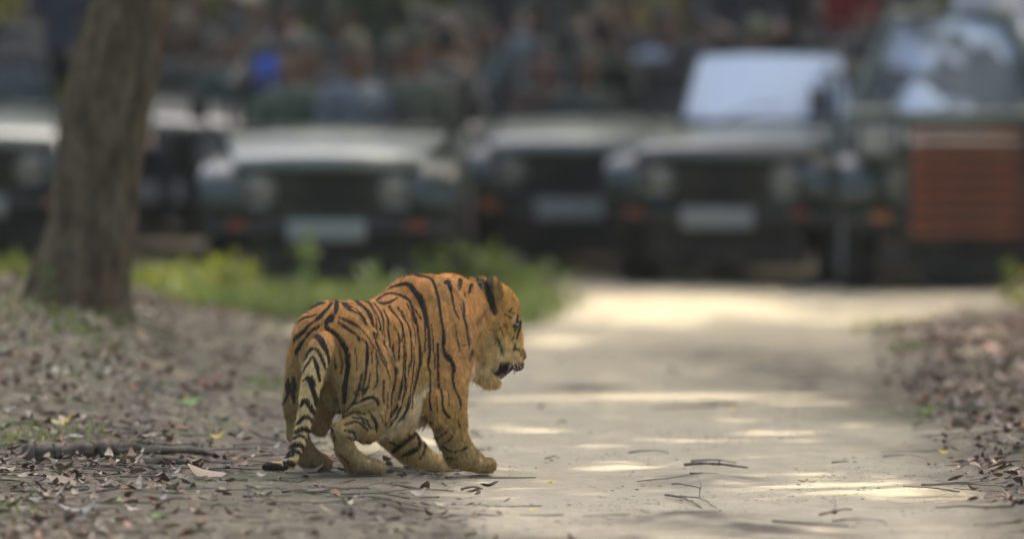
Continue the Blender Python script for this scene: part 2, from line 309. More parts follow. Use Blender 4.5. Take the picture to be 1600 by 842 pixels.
# unseen wood beside the track and behind the camera, added to block low sky
nw = 30000; side = NR.random(nw); u = NR.random(nw); dpt = NR.random(nw) ** 1.4
x = np.where(side < .4, -10 - 7 * dpt, np.where(side < .8, 10 + 7 * dpt, NR.uniform(-17, 17, nw))); Y = np.where(side < .8, NR.uniform(-12, 100, nw), -10 - 8 * dpt); z = 9.5 * NR.random(nw) ** .9
v, f = leaf_quads(np.stack([x, Y, z], 1), NR.uniform(.3, .6, nw), .8); tag(link('unseen_roadside_wood', np_mesh('unseen_roadside_wood', v, f, False), M_BUSH), kind='stuff')
# ---------------------------------------------------------------- the tiger
TY = 48.7                                                # distance of its hips
HEAD = np.array((0.6, 0.8, 0.0)); LAT = np.array((0.8, -0.6, 0.0))   # heading, right-hand side
def dep(px, b): return 1.3333 * (px - 505) / 365.0 - 1.6667 * b      # depth of a point at lateral offset b seen at px
def TP(px, py, d): return P(px, py, TY + d)
PR = []                                                  # signed-distance primitives
def chain(part, pts, k=0.03, lat=1.0, ax=LAT):
    q = [(TP(x, y, d), r / 365.0) for x, y, d, r in pts]
    PR.append(dict(t='c', part=part, p=[a for a, _ in q], r=[b for _, b in q], k=k, lat=lat, ax=np.asarray(ax, float)))
def body_chain(part, pts, k=0.03, lat=1.0): chain(part, [(x, y, dep(x, b), r) for x, y, b, r in pts], k, lat)
HF = np.array((0.86, 0.51, 0.0)); HL = np.array((0.51, -0.86, 0.0))  # the head is turned a little more to the side
# torso
body_chain('body', [(516, 534, 0, 64), (556, 543, 0, 74), (604, 566, 0, 103), (646, 551, 0, 110), (682, 528, 0, 94)], .05, .66)
body_chain('body', [(560, 600, 0, 50), (600, 630, 0, 46), (640, 610, 0, 48)], .06, .95)
body_chain('body', [(640, 459, .03, 28), (660, 456, 0, 26), (684, 458, 0, 24), (708, 454, 0, 24)], .045, 1.1)    # withers
body_chain('body', [(700, 490, 0, 50), (732, 486, .0, 46)], .06, .85)
# hips and hind legs
body_chain('rhind', [(548, 520, .10, 44), (566, 585, .13, 55), (572, 640, .16, 44), (572, 668, .17, 23)], .045, .72)
body_chain('rhind', [(574, 668, .18, 22), (550, 668, .17, 18), (533, 676, .17, 16)], .025)
body_chain('rhind', [(535, 676, .17, 14.5), (540, 702, .17, 16), (556, 722, .17, 16)], .02)
body_chain('rhind', [(556, 724, .17, 14), (578, 727, .18, 13)], .02, 1.35)
for o, e in ((-.05, 0), (-.018, 5), (.018, 5), (.045, 0)): body_chain('rhind', [(576 + 30 * o, 728, .18 + o, 9.5), (588 + e + 30 * o, 730, .18 + o, 9.5)], .006)
body_chain('lhind', [(491, 530, -.09, 39), (480, 582, -.12, 40), (467, 628, -.15, 29), (478, 652, -.16, 21)], .045, .75)
body_chain('lhind', [(490, 560, -.08, 34), (506, 630, -.09, 24), (500, 668, -.11, 14)], .04, .8)
body_chain('lhind', [(500, 660, -.14, 17), (478, 650, -.17, 16), (461, 648, -.17, 14.5)], .02)
body_chain('lhind', [(460, 646, -.17, 13), (465, 680, -.17, 16), (478, 706, -.17, 16)], .018)
body_chain('lhind', [(478, 712, -.17, 16), (498, 720, -.17, 12.5)], .02, 1.3)
for o, e in ((-.05, 0), (-.018, 4), (.018, 4), (.045, 0)): body_chain('lhind', [(494 + 30 * o, 722, -.17 + o, 9.5), (506 + e + 30 * o, 724, -.17 + o, 9)], .006)
body_chain('body', [(517, 612, -.02, 12), (521, 621, .0, 12.5)], .02)
# forelegs
body_chain('rfore', [(690, 470, .10, 36), (708, 520, .16, 44), (702, 590, .18, 38), (697, 640, .18, 32)], .05, .7)
body_chain('rfore', [(697, 640, .18, 30), (705, 676, .18, 27), (718, 706, .18, 23)], .03, .95)
body_chain('rfore', [(720, 712, .18, 22), (742, 721, .18, 15)], .02, 1.25)
for o, e in ((-.055, 0), (-.02, 5), (.02, 5), (.05, 0)): body_chain('rfore', [(744 + 30 * o, 726, .18 + o, 11), (758 + e + 30 * o, 727, .18 + o, 11.5)], .006)
body_chain('rfore', [(682, 630, .19, 18), (679, 660, .19, 9)], .03)
body_chain('lfore', [(610, 560, -.12, 40), (604, 630, -.16, 34), (612, 668, -.17, 28)], .04, .8)
body_chain('lfore', [(612, 672, -.17, 28), (640, 701, -.17, 26), (662, 718, -.17, 20)], .03, .9)
body_chain('lfore', [(658, 720, -.17, 18), (684, 723, -.17, 14)], .02, 1.25)
for o, e in ((-.055, 0), (-.02, 5), (.02, 5), (.05, 0)): body_chain('lfore', [(684 + 30 * o, 727, -.17 + o, 11), (696 + e + 30 * o, 727, -.17 + o, 11.5)], .006)
# tail
chain('tail', [(506, 532, -.21, 15), (502, 542, -.25, 18), (496, 560, -.27, 18), (489, 584, -.285, 17), (484, 610, -.29, 14.5), (479, 643, -.30, 12.5), (471, 675, -.31, 11), (462, 703, -.33, 9.5), (452, 722, -.35, 8.5)], .012)
chain('tail', [(452, 722, -.35, 8), (440, 728, -.37, 7), (424, 728, -.38, 7.5), (415, 729, -.38, 5.5)], .012)
# head: (px, py, depth)
def head(part, pts, k=.03, lat=1.0): chain(part, pts, k, lat, HL)
head('head', [(752, 476, .86, 38), (772, 482, .88, 37)], .05, .9)
head('head', [(778, 478, .89, 31), (784, 500, .90, 31), (786, 520, .91, 31)], .03, .8)
head('head', [(764, 516, .78, 30), (761, 538, .76, 29), (772, 544, .79, 20)], .026, .8)      # right cheek
head('head', [(770, 520, .98, 32), (776, 538, .98, 28)], .05, .8)      # left cheek
head('head', [(750, 543, .77, 22), (756, 555, .78, 15)], .024, .9)      # ruff
head('head', [(787, 512, .91, 27), (797, 534, .92, 21), (806, 549, .93, 14)], .02, .95)   # muzzle
head('head', [(796, 548, .88, 15), (804, 562, .885, 13), (808, 572, .89, 9)], .015, .9)   # whisker pads
head('head', [(800, 550, .96, 13), (808, 562, .965, 12), (811, 571, .965, 9)], .015, .9)
head('nose', [(812, 550, .92, 8), (815, 556, .925, 8)], .008, 1.3)
head('jaw', [(746, 571, .82, 12), (753, 586, .85, 14), (764, 596, .87, 11.5), (774, 599, .875, 8.5)], .014, 1.05)
head('mouth', [(764, 571, .93, 11), (778, 577, .93, 17), (790, 571, .94, 14), (798, 570, .94, 9)], .004, .6)
# ears
head('ear', [(763, 452, .80, 13), (770, 441, .79, 9)], .012, .45)
head('ear', [(778, 460, .79, 10), (777, 447, .785, 8), (772.5, 436.5, .785, 3)], .012, .5)
head('ear', [(782, 462, 1.0, 10), (790, 456, 1.01, 7)], .012, .5)
NEG = []                                                 # open mouth
def neg(pts, lat=1.0):
    q = [(TP(x, y, d), r / 365.0) for x, y, d, r in pts]
    NEG.append(dict(t='c', part='mouth', p=[a for a, _ in q], r=[b for _, b in q], k=.008, lat=lat, ax=HL))

def prim_d(q, X):
    ax, lat = q['ax'], q['lat']
    st = (lambda A: A + ((A @ ax) * (1 / lat - 1))[..., None] * ax) if lat != 1 else (lambda A: A)
    Xs = st(X).astype(np.float32); d = np.full(X.shape[:-1], 9, np.float32)
    pts = [st(np.asarray(p)).astype(np.float32) for p in q['p']]
    for i in range(max(1, len(pts) - 1)):
        a = pts[i]; b = pts[min(i + 1, len(pts) - 1)]; ra = q['r'][i]; rb = q['r'][min(i + 1, len(pts) - 1)]
        ab = b - a; l2 = float(ab @ ab) + 1e-12
        t = np.clip(((Xs - a) @ ab) / l2, 0, 1)
        d = np.minimum(d, np.linalg.norm(Xs - a - t[..., None] * ab, axis=-1) - (ra + (rb - ra) * t))
    return d * (min(1.0, lat) * 0.5 + 0.5 if lat < 1 else 1.0)
VX = 0.0072
lo = np.array((-1.14, TY - .75, -.09)); hi = np.array((.13, TY + 1.35, .93))
dims = np.ceil((hi - lo) / VX).astype(int)
FLD = np.full(dims, 1.0, np.float32)
def apply(q, neg_=False):
    pts = np.array(q['p']); r = np.array(q['r'])[:, None] * max(1, q['lat']) + q['k'] + 2 * VX
    i0 = np.maximum(((pts - r).min(0) - lo) / VX, 0).astype(int); i1 = np.minimum(((pts + r).max(0) - lo) / VX + 2, dims).astype(int)
    g = np.stack(np.meshgrid(*[np.arange(i0[c], i1[c]) * VX + lo[c] for c in range(3)], indexing='ij'), -1).astype(np.float32)
    d = prim_d(q, g); sl = tuple(slice(i0[c], i1[c]) for c in range(3)); f = FLD[sl]; k = q['k']
    if neg_:
        d = -d; h = np.maximum(k - np.abs(f - d), 0) / k; FLD[sl] = np.maximum(f, d) + h * h * k * .25
    else:
        h = np.maximum(k - np.abs(f - d), 0) / k; FLD[sl] = np.minimum(f, d) - h * h * k * .25
for q in PR: apply(q)
for q in NEG: apply(q, True)
def surface_nets(f):
    s = f < 0; nx, ny, nz = f.shape
    C = np.zeros((nx - 1, ny - 1, nz - 1), np.int8)
    for a in (0, 1):
        for b in (0, 1):
            for c in (0, 1): C += s[a:nx - 1 + a, b:ny - 1 + b, c:nz - 1 + c]
    act = np.argwhere((C > 0) & (C < 8)); idx = np.full(C.shape, -1, np.int32); idx[tuple(act.T)] = np.arange(len(act))
    acc = np.zeros((len(act), 3)); cnt = np.zeros(len(act))
    cor = [np.array((a, b, c)) for a in (0, 1) for b in (0, 1) for c in (0, 1)]
    for u in cor:
        for ax in range(3):
            if u[ax]: continue
            v = u.copy(); v[ax] = 1
            fa = f[tuple((act + u).T)]; fb = f[tuple((act + v).T)]; m = (fa < 0) != (fb < 0)
            t = np.where(m, fa / np.where(m, fa - fb, 1), 0); p = act + u + np.eye(3)[ax] * t[:, None]
            acc[m] += p[m]; cnt[m] += 1
    V = acc / cnt[:, None]; Q = []
    for ax in range(3):
        o1, o2 = (ax + 1) % 3, (ax + 2) % 3
        sa = [slice(None)] * 3; sb = [slice(None)] * 3; sa[ax] = slice(0, -1); sb[ax] = slice(1, None)
        A = s[tuple(sa)]; B = s[tuple(sb)]; e = np.argwhere(A != B)
        e = e[(e[:, o1] > 0) & (e[:, o2] > 0)]; e = e[(e[:, o1] < f.shape[o1] - 1) & (e[:, o2] < f.shape[o2] - 1)]
        fl = A[tuple(e.T)]; U = np.eye(3, dtype=int)
        c = [idx[tuple((e - d).T)] for d in (U[o1] + U[o2], U[o2], np.zeros(3, int), U[o1])]
        q = np.stack(c, 1); q[~fl] = q[~fl][:, ::-1]; Q.append(q)
    return V * VX + lo, np.concatenate(Q)
V, Q = surface_nets(FLD)
del FLD
def vnormals(V, Q):
    n = np.cross(V[Q[:, 2]] - V[Q[:, 0]], V[Q[:, 3]] - V[Q[:, 1]]); o = np.zeros_like(V)
    for i in range(4): np.add.at(o, Q[:, i], n)
    return o / (np.linalg.norm(o, axis=1, keepdims=True) + 1e-9)
E2 = np.concatenate([Q[:, [0, 1]], Q[:, [1, 2]], Q[:, [2, 3]], Q[:, [3, 0]]])
deg = np.bincount(E2.ravel(), minlength=len(V))[:, None]
for it in range(3):
    s_ = np.zeros_like(V)
    for c in range(3): s_[:, c] = np.bincount(E2[:, 0], V[E2[:, 1], c], len(V)) + np.bincount(E2[:, 1], V[E2[:, 0], c], len(V))
    V = V * .5 + .5 * s_ / deg
# which part is each vertex on
PN = ['body', 'rhind', 'lhind', 'rfore', 'lfore', 'tail', 'head', 'nose', 'jaw', 'ear', 'mouth']
bestd = np.full(len(V), 9.0); part = np.zeros(len(V), int)
for q in PR:
    d = prim_d(q, V)
    if q['part'] == 'body': d = d + .004
    m = d < bestd; bestd[m] = d[m]; part[m] = PN.index(q['part'])
for q in NEG:
    part[prim_d(q, V) < .004] = PN.index('mouth')
# ---- coat: stripe strokes in photograph pixels (zoom origin, factor 5.613) -> signed distance per vertex
ZO = {1: (430, 450), 2: (550, 420), 3: (640, 420), 4: (690, 470), 5: (400, 590), 6: (500, 600), 7: (560, 540), 8: (630, 600)}
S_BODY = {1: ['290 200 8 350 155 28 440 128 14', '505 130 12 450 190 30 400 245 38 350 285 20 320 310 15 250 380 28 180 460 30 140 530 10', '205 320 8 270 262 22 370 230 10',
 '545 125 40 540 170 50 530 220 25', '500 230 30 490 265 70 450 290 30', '450 310 30 460 350 50 510 380 50 550 410 40 590 470 50 630 560 55 640 640 55 625 740 55 605 842 46 600 900 46 590 1000 30',
 '590 130 15 640 160 40 700 200 35 760 260 18 800 320 8', '620 82 10 690 95 22 740 140 32 790 200 20 830 270 16 850 340 10', '560 250 12 620 275 25 690 315 25 740 355 8',
 '555 290 15 600 325 32 660 370 28 720 420 10 780 470 12 805 540 28 808 640 30 800 740 24 780 842 18 760 900 14', '415 308 6 360 345 28 310 380 22 260 440 20 215 510 30 170 590 32 165 660 30 180 740 40 200 830 55 200 900 50 190 980 30',
 '130 470 8 128 560 10', '110 780 10 115 850 16', '770 90 8 810 110 14 842 150 14', '760 740 10 745 842 16 700 930 16', '480 105 14 560 98 16'],
2: ['0 262 12 50 290 22 110 350 22 150 410 18 175 500 14', '80 262 8 150 310 14 200 380 16 228 460 20 232 540 18', '195 290 14 240 340 16 270 420 14 280 520 12 285 620 8', '285 350 12 310 430 14 330 520 16 345 610 16 345 680 8',
 '0 475 20 60 515 10 130 600 10 190 690 12', '325 175 8 400 140 25 490 130 40 550 190 55 610 270 50 645 370 42 660 460 34 680 550 16 692 660 12 690 760 10 680 842 8',
 '440 65 10 520 55 14 620 70 22 690 110 40 730 190 45 755 300 35 768 420 26 790 540 20 797 660 22 815 740 30 842 790 36', '215 265 8 300 225 16 380 215 22 460 245 26 520 290 22 560 370 18 595 470 14 600 545 14 620 640 10 635 740 10 630 842 10',
 '230 275 10 330 290 18 400 250 12', '330 320 18 390 390 18 430 460 18 455 560 18 462 660 12 455 842 10', '400 330 10 460 400 14 500 470 16 520 560 18 530 680 16 525 842 14', '480 300 10 540 380 14 585 470 12',
 '370 490 10 410 570 10 420 680 10 418 800 8', '565 670 8 563 842 10', '670 510 8 680 700 8', '755 650 10 755 842 12', '375 650 8 372 760 8', '260 640 8 310 740 10 345 842 8', '180 560 8 230 690 10 290 842 10', '200 700 8 235 842 8', '475 690 8 470 842 8', '0 345 16 50 380 12 110 440 8'],
3: ['310 120 25 340 120 40 360 190 22 380 280 16 400 370 12 440 440 8', '445 95 40 437 150 45 432 180 15', '545 130 20 545 190 20', '500 190 15 490 240 30', '440 300 6 470 400 10 500 500 12 520 620 14 530 690 8', '465 280 10 475 340 10 485 420 8', '440 660 8 500 670 8', '240 650 8 250 842 14'],
6: ['350 30 14 310 130 18 230 220 14', '440 10 10 390 80 14', '260 190 10 350 150 22 440 110 30 490 120 25 510 180 14', '430 220 10 470 290 16 495 410 14', '220 400 20 300 420 26 320 510 20', '200 280 14 300 240 18 400 260 14', '220 350 14 330 330 22 420 400 16'],
7: ['40 230 10 15 380 14', '115 0 8 125 150 8', '110 230 10 90 340 12 30 430 12', '160 20 10 195 120 10 240 220 14 258 290 10', '165 170 10 165 320 12 130 380 6', '220 0 10 270 100 14 300 200 14 310 290 12 290 400 10 290 540 8',
 '310 0 10 330 110 10 345 220 14 335 330 12 310 460 12 290 590 10', '365 0 10 365 110 10', '405 30 10 400 200 10 375 380 14 350 500 12 300 610 22 250 690 36', '420 30 8 410 330 12 380 500 16 330 630 18 270 720 10', '470 0 12 468 180 12',
 '510 0 14 500 160 14 490 290 18 455 430 14 420 560 18 375 650 8', '565 0 12 570 110 14 550 280 14 510 430 14 470 540 12', '630 0 10 625 160 12 635 250 12 632 440 16 648 560 10', '700 0 12 700 200 18 705 340 14 735 460 12', '745 40 14 790 100 30 825 190 26 828 300 18 842 380 10', '735 560 12 800 620 26',
 '210 300 10 205 500 8', '240 400 8 235 680 10', '95 560 12 130 630 16 155 730 14'],
8: ['440 0 12 470 80 16 490 160 12 497 220 6', '320 0 12 335 130 18 350 210 16 400 280 26', '270 470 6 340 445 14 390 410 12', '350 520 10 410 490 14 440 430 8', '330 530 10 420 580 14 500 580 14 560 550 24', '220 330 30 260 340 24', '545 90 14 548 160 12']}
S_TAIL = {1: ['265 500 10 290 440 30 330 410 35 385 430 50 420 490 45 455 560 30 472 640 20 455 700 8', '265 610 20 300 550 25 340 520 22 385 560 28 420 630 28 440 700 12', '245 730 10 285 660 15 330 600 14 355 640 30 375 720 30 395 810 20', '245 800 14 310 780 40 345 842 30'],
5: ['470 20 30 500 100 40 525 180 40 520 240 12', '395 240 20 430 190 40 470 240 45 510 300 40', '370 395 25 430 335 34 500 365 35', '350 470 30 420 440 44 480 470 26', '330 525 20 390 500 26 450 535 20', '310 600 40 370 580 48 425 605 34', '290 655 30 340 635 36 400 665 24', '270 690 30 330 668 20', '250 740 34 310 745 55 350 760 40', '30 775 70 60 775 80 120 775 70 200 780 60 262 790 50']}
S_LF = {8: ['0 520 20 50 480 25 100 430 25 90 380 12', '20 610 30 90 580 40 140 530 30 130 440 20 90 350 20'], 6: ['640 580 30 720 520 40 800 460 30']}
S_HEAD = {3: ['620 95 20 620 210 18', '650 95 20 680 170 35 710 260 50 740 340 60 760 400 30', '745 580 10 790 640 16 820 710 12'],
4: ['670 130 14 660 200 18 645 270 10', '695 190 20 680 260 16 660 330 12', '650 370 10 640 430 20', '480 330 8 515 380 14 535 440 12', '410 515 18 412 525 14', '560 120 10 610 150 12', '340 210 10 320 280 14', '620 60 8 600 95 10']}
S_LH = {5: ['280 0 14 290 120 24 240 230 10', '330 0 30 350 100 40', '225 260 14 240 330 14']}
def catmull(pts, n=5):
    p = np.array(pts); p = np.concatenate([p[:1] * 2 - p[1:2], p, p[-1:] * 2 - p[-2:-1]]); o = []
    for i in range(1, len(p) - 2):
        for t in np.linspace(0, 1, n, endpoint=False):
            a, b, c, d = p[i - 1:i + 3]
            o.append(.5 * (2 * b + (c - a) * t + (2 * a - 5 * b + 4 * c - d) * t * t + (3 * b - a - 3 * c + d) * t ** 3))
    return np.array(o + [p[-2]])
def stroke_field(strokes, X, Y, grow=1.0):
    "pixel distance to the nearest stroke edge, negative inside; also where along"
    D = np.full(len(X), 30.0)
    for reg, ls in strokes.items():
        ox, oy = ZO[reg]
        for s in ls:
            a = np.array([float(v) for v in s.split()]).reshape(-1, 3); a = a / 5.613; a[:, 0] += ox; a[:, 1] += oy
            c = catmull(a); w = np.maximum(c[:, 2] * .5 * grow, .62)
            m = np.where((X > c[:, 0].min() - 25) & (X < c[:, 0].max() + 25) & (Y > c[:, 1].min() - 25) & (Y < c[:, 1].max() + 25))[0]
            if not len(m): continue
            x, y = X[m], Y[m]; dd = D[m]
            for i in range(len(c) - 1):
                ax, ay = c[i, :2]; bx, by = c[i + 1, :2]; l2 = (bx - ax) ** 2 + (by - ay) ** 2 + 1e-9
                t = np.clip(((x - ax) * (bx - ax) + (y - ay) * (by - ay)) / l2, 0, 1)
                dd = np.minimum(dd, np.hypot(x - ax - t * (bx - ax), y - ay - t * (by - ay)) - (w[i] + (w[i + 1] - w[i]) * t))
            D[m] = dd
    return D
NV = vnormals(V, Q)
pxv, pyv = proj(V)
rel = V - np.array((-.808, TY, 0)); fa = rel @ HEAD; fb = rel @ LAT; fc = V[:, 2]
view = np.array((0, -1, .03)); facing = NV @ view
D = np.full(len(V), 20.0)
S_HEAD[4] += ['655 420 8 690 440 10 700 480 8', '640 300 8 620 350 10', '505 200 6 530 260 8 545 310 6', '590 90 8 640 110 8']
S_LH[5] += ['300 40 14 330 150 26 330 220 14', '235 300 10 250 360 16', '262 40 8 275 130 14']
S_LF[6] += ['700 640 14 760 600 22 820 560 20', '600 500 10 660 520 16']; S_LF[8] += ['150 640 10 190 560 18 180 500 12', '40 420 14 70 470 20']
S_ADD = {2: ['150 330 6 190 420 8 200 520 8 205 600 6', '540 420 6 570 520 8 580 640 8', '420 430 6 445 520 7 440 640 6', '700 480 6 712 600 8 715 720 6', '240 470 6 255 560 8 260 640 6', '490 260 8 570 330 10 620 430 8'], 7: ['60 320 6 45 400 8', '450 160 6 440 300 8 405 440 8 350 560 6', '540 200 6 525 320 8 480 440 8', '270 300 6 262 420 8 262 540 6', '670 60 6 672 200 8', '330 560 8 290 660 12', '480 420 8 440 540 10 400 610 8', '180 600 8 200 680 10', '60 640 10 110 720 14', '20 620 10 60 690 12'], 3: ['560 700 6 540 780 8', '400 480 6 420 600 8 440 720 6', '140 470 6 150 600 8 150 720 6'], 8: ['290 120 8 300 240 10', '390 60 8 400 180 10', '480 300 8 500 380 10', '230 420 10 300 480 14', '380 640 10 470 650 14'], 6: ['110 380 14 130 480 10', '250 460 16 310 470 14 350 500 10', '280 300 10 360 290 16 430 320 12', '120 250 14 200 240 18', '180 620 10 250 680 12'], 1: ['560 540 10 575 640 12 570 740 10', '700 520 8 720 620 10 715 720 8', '640 330 8 700 400 10 740 470 8', '520 600 10 530 700 12']}
for k_, v_ in S_ADD.items(): S_BODY[k_] = S_BODY[k_] + v_
def setd(names, S, grow=1.0):
    m = np.isin(part, [PN.index(n) for n in names]); D[m] = stroke_field(S, pxv[m], pyv[m], grow)
setd(['body', 'rhind', 'rfore'], S_BODY, .86); setd(['tail'], S_TAIL); setd(['lfore'], S_LF); setd(['head', 'jaw', 'ear'], S_HEAD); setd(['lhind'], S_LH)
# the flank turned away from the photograph gets stripes of its own in the body's own frame
wob = smooth_noise(fa * 3 + 5, fc * 3, 4, 3, 2) - .5
per = np.sin(fa * 52 + wob * 16 + fc * 5); far = (np.abs(per) - .62 + .3 * smooth_noise(fa * 4, fc * 4, 9, 2, 3)) * -1
far = np.where(np.isin(part, [PN.index('head'), PN.index('jaw')]), 6, (0.28 - far) * 9 - 2)
hid = np.clip((.02 - facing) / .15, 0, 1)
hid = np.where(np.isin(part, [PN.index('tail')]), 0, hid)
lhm = np.isin(part, [PN.index('lhind')])
D = D * (1 - hid) + far * hid
# folds of loose skin: gentle ridges along some lines
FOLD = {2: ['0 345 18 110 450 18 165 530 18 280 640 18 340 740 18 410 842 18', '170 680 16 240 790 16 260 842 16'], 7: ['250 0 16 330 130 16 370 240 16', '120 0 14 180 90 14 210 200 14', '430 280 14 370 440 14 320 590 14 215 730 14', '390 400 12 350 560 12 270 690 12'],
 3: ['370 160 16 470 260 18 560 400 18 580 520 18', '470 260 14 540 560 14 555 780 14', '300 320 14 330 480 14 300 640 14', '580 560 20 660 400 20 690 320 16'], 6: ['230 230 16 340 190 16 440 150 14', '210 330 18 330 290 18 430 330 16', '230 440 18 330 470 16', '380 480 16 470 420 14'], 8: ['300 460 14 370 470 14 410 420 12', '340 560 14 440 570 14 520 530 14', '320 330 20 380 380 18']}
fd = stroke_field(FOLD, pxv, pyv, .5)
on = np.isin(part, [PN.index(n) for n in ('body', 'rhind', 'rfore')]) & (facing > .05)
ridge = np.exp(-(np.maximum(fd, 0) / 2.2) ** 2) * on - .55 * np.exp(-((fd - 5) / 2.2) ** 2) * on
V = V + NV * (ridge * .0045)[:, None]
lump = (smooth_noise(pxv / 16, pyv / 22, 5, 3, 1) - .5) * np.isin(part, [0, 1, 2, 3, 4])
V = V + NV * (lump * .012)[:, None]
FORM = [([(668, 446), (688, 500), (712, 575)], 9, .018), ([(575, 482), (598, 540), (602, 610), (590, 660)], 8, .014), ([(694, 590), (674, 640)], 8, .012), ([(650, 478), (658, 560), (652, 622)], 10, -.020), ([(610, 515), (616, 590), (608, 645)], 8, -.013), ([(733, 450), (743, 520), (738, 568)], 7, -.014),
        ([(531, 545), (541, 612), (540, 640)], 8, -.014), ([(560, 650), (588, 640)], 6, -.010), ([(668, 655), (700, 690)], 6, -.008), ([(722, 600), (728, 660)], 8, .010), ([(470, 500), (458, 560)], 8, .010), ([(590, 470), (640, 500)], 8, -.010), ([(545, 690), (565, 715)], 5, -.006), ([(556, 500), (570, 540)], 10, .010)]
for pp, sg, am in FORM:                                   # muscles and hollows
    c_ = catmull(pp, 6); dd = np.full(len(V), 1e3)
    for i_ in range(len(c_) - 1):
        a_, b_ = c_[i_], c_[i_ + 1]; l2 = ((b_ - a_) ** 2).sum() + 1e-9; tt_ = np.clip(((pxv - a_[0]) * (b_ - a_)[0] + (pyv - a_[1]) * (b_ - a_)[1]) / l2, 0, 1); dd = np.minimum(dd, np.hypot(pxv - a_[0] - tt_ * (b_ - a_)[0], pyv - a_[1] - tt_ * (b_ - a_)[1]))
    V = V + NV * (am * np.exp(-(dd / sg) ** 2) * np.isin(part, [0, 1, 2, 3]) * np.clip(facing * 4, 0, 1))[:, None]
NV = vnormals(V, Q)
# base coat colour per vertex (linear)
OR = np.array((.41, .205, .062)); OC = np.array((.37, .225, .078)); CR = np.array((.58, .47, .26)); WH = np.array((.70, .64, .48)); GY = np.array((.235, .18, .088))
def sm(a, b, x): t = np.clip((x - a) / (b - a), 0, 1); return t * t * (3 - 2 * t)
def lerp(a, b, t): return a * (1 - t)[:, None] + b * t[:, None]
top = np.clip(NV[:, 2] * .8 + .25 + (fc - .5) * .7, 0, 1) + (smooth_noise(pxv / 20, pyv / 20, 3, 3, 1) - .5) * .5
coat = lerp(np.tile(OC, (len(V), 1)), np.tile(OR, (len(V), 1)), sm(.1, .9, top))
isb = part == 0
under = sm(-.15, -.75, NV[:, 2]) * isb
coat = lerp(coat, WH[None] * np.ones((len(V), 1)), np.maximum(under, sm(.36, .27, fc - .12 * sm(.3, .8, fa)) * isb * sm(.35, .55, fa)) * .8)
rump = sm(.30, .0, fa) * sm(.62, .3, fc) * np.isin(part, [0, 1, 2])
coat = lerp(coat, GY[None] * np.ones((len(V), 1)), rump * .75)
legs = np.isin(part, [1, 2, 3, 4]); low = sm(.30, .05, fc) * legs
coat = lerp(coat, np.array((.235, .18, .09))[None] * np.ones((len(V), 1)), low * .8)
inner = np.isin(part, [4]) * sm(.38, .1, fc); coat = lerp(coat, CR[None] * np.ones((len(V), 1)), inner * .6)
shoulder = (part == 3) * sm(.25, .5, fc); coat = lerp(coat, np.array((.34, .185, .066))[None] * np.ones((len(V), 1)), shoulder * .6)
coat = lerp(coat, CR[None] * np.ones((len(V), 1)), (part == 5) * sm(.62, .45, fc) * .75)
ish = np.isin(part, [6, 8, 9])
def blob(x, y, r): return np.exp(-((pxv - x) ** 2 + (pyv - y) ** 2) / (r * r))
hm = np.clip(blob(768, 558, 13) * .6 + blob(782, 560, 10) * .9 + blob(798, 556, 10) * .5 + blob(806, 498, 7) * .6 + blob(760, 600, 16) * .45 + (part == 8) * .3, 0, 1) * ish
coat = lerp(coat, WH[None] * np.ones((len(V), 1)), hm)
coat = lerp(coat, np.array((.42, .28, .095))[None] * np.ones((len(V), 1)), ish * (1 - hm) * .6)
coat = lerp(coat, np.array((.52, .405, .19))[None] * np.ones((len(V), 1)), ish * sm(500, 545, pyv) * (1 - .6 * sm(795, 812, pxv)) * .6)
coat = lerp(coat, np.array((.66, .60, .45))[None] * np.ones((len(V), 1)), ish * np.exp(-((pyv - (571 - (pxv - 759) * .42)) / 5.) ** 2) * (pxv > 750) * (pxv < 796) * .8)
coat = lerp(coat, np.array((.075, .07, .06))[None] * np.ones((len(V), 1)), ((part == 9) * sm(776, 768, pxv)) * .85)
coat = lerp(coat, np.array((.10, .075, .05))[None] * np.ones((len(V), 1)), (part == 9) * sm(774, 778, pxv) * .5)
coat[part == PN.index('nose')] = (.13, .075, .05)
coat[part == PN.index('mouth')] = (.022, .014, .012)
S_CHK = {4: ['420 320 8 445 390 12 430 470 8', '355 370 8 385 440 12 380 500 6', '460 260 8 520 330 12 560 420 10', '300 430 10 325 500 16 350 560 10', '480 410 8 490 470 10 470 520 6', '320 610 14 360 660 20 420 700 10', '560 230 8 610 300 10 630 380 8', '385 240 10 340 300 14 310 380 10', '600 180 6 630 240 8'], 3: ['680 340 10 630 420 18 590 520 22 580 600 16']}  # cheek streaks; the last stroke puts neck-cheek crease shade into the coat
cd_ = np.where(np.isin(part, [0, 6, 8]), stroke_field(S_CHK, pxv, pyv, 1.0), 30); coat = coat * (1 - .52 * np.clip((1.6 - cd_) / 3, 0, 1))[:, None]
pl_ = np.minimum(stroke_field({2: FOLD[2][:1]}, pxv, pyv, .22), stroke_field({7: [FOLD[7][0], FOLD[7][2], FOLD[7][3]]}, pxv, pyv, .22)); pw_ = np.clip((1.8 - pl_) / 2, 0, 1) * on * .4 * smooth_noise(pxv / 9, pyv / 9, 77, 2, 1); coat = lerp(coat, np.array((.66, .56, .36))[None] * np.ones((len(V), 1)), pw_); D = np.where(pw_ > .25, np.maximum(D, 3), D)  # light caught on fold edges put into the coat as cream lines
lip = ish & (pyv > 566) & (pxv > 786); coat[lip] = coat[lip] * .12
D[np.isin(part, [7, 10])] = 20
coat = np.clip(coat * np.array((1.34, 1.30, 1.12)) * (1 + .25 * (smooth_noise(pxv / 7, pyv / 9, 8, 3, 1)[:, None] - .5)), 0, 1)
TIG = empty('tiger', (-.808, TY, 0.0), 0, 'large striped tiger walking low across the dirt track, head turned aside and mouth open', 'tiger')
OFF = np.array(TIG.location)
me = np_mesh('body', V - OFF, Q)
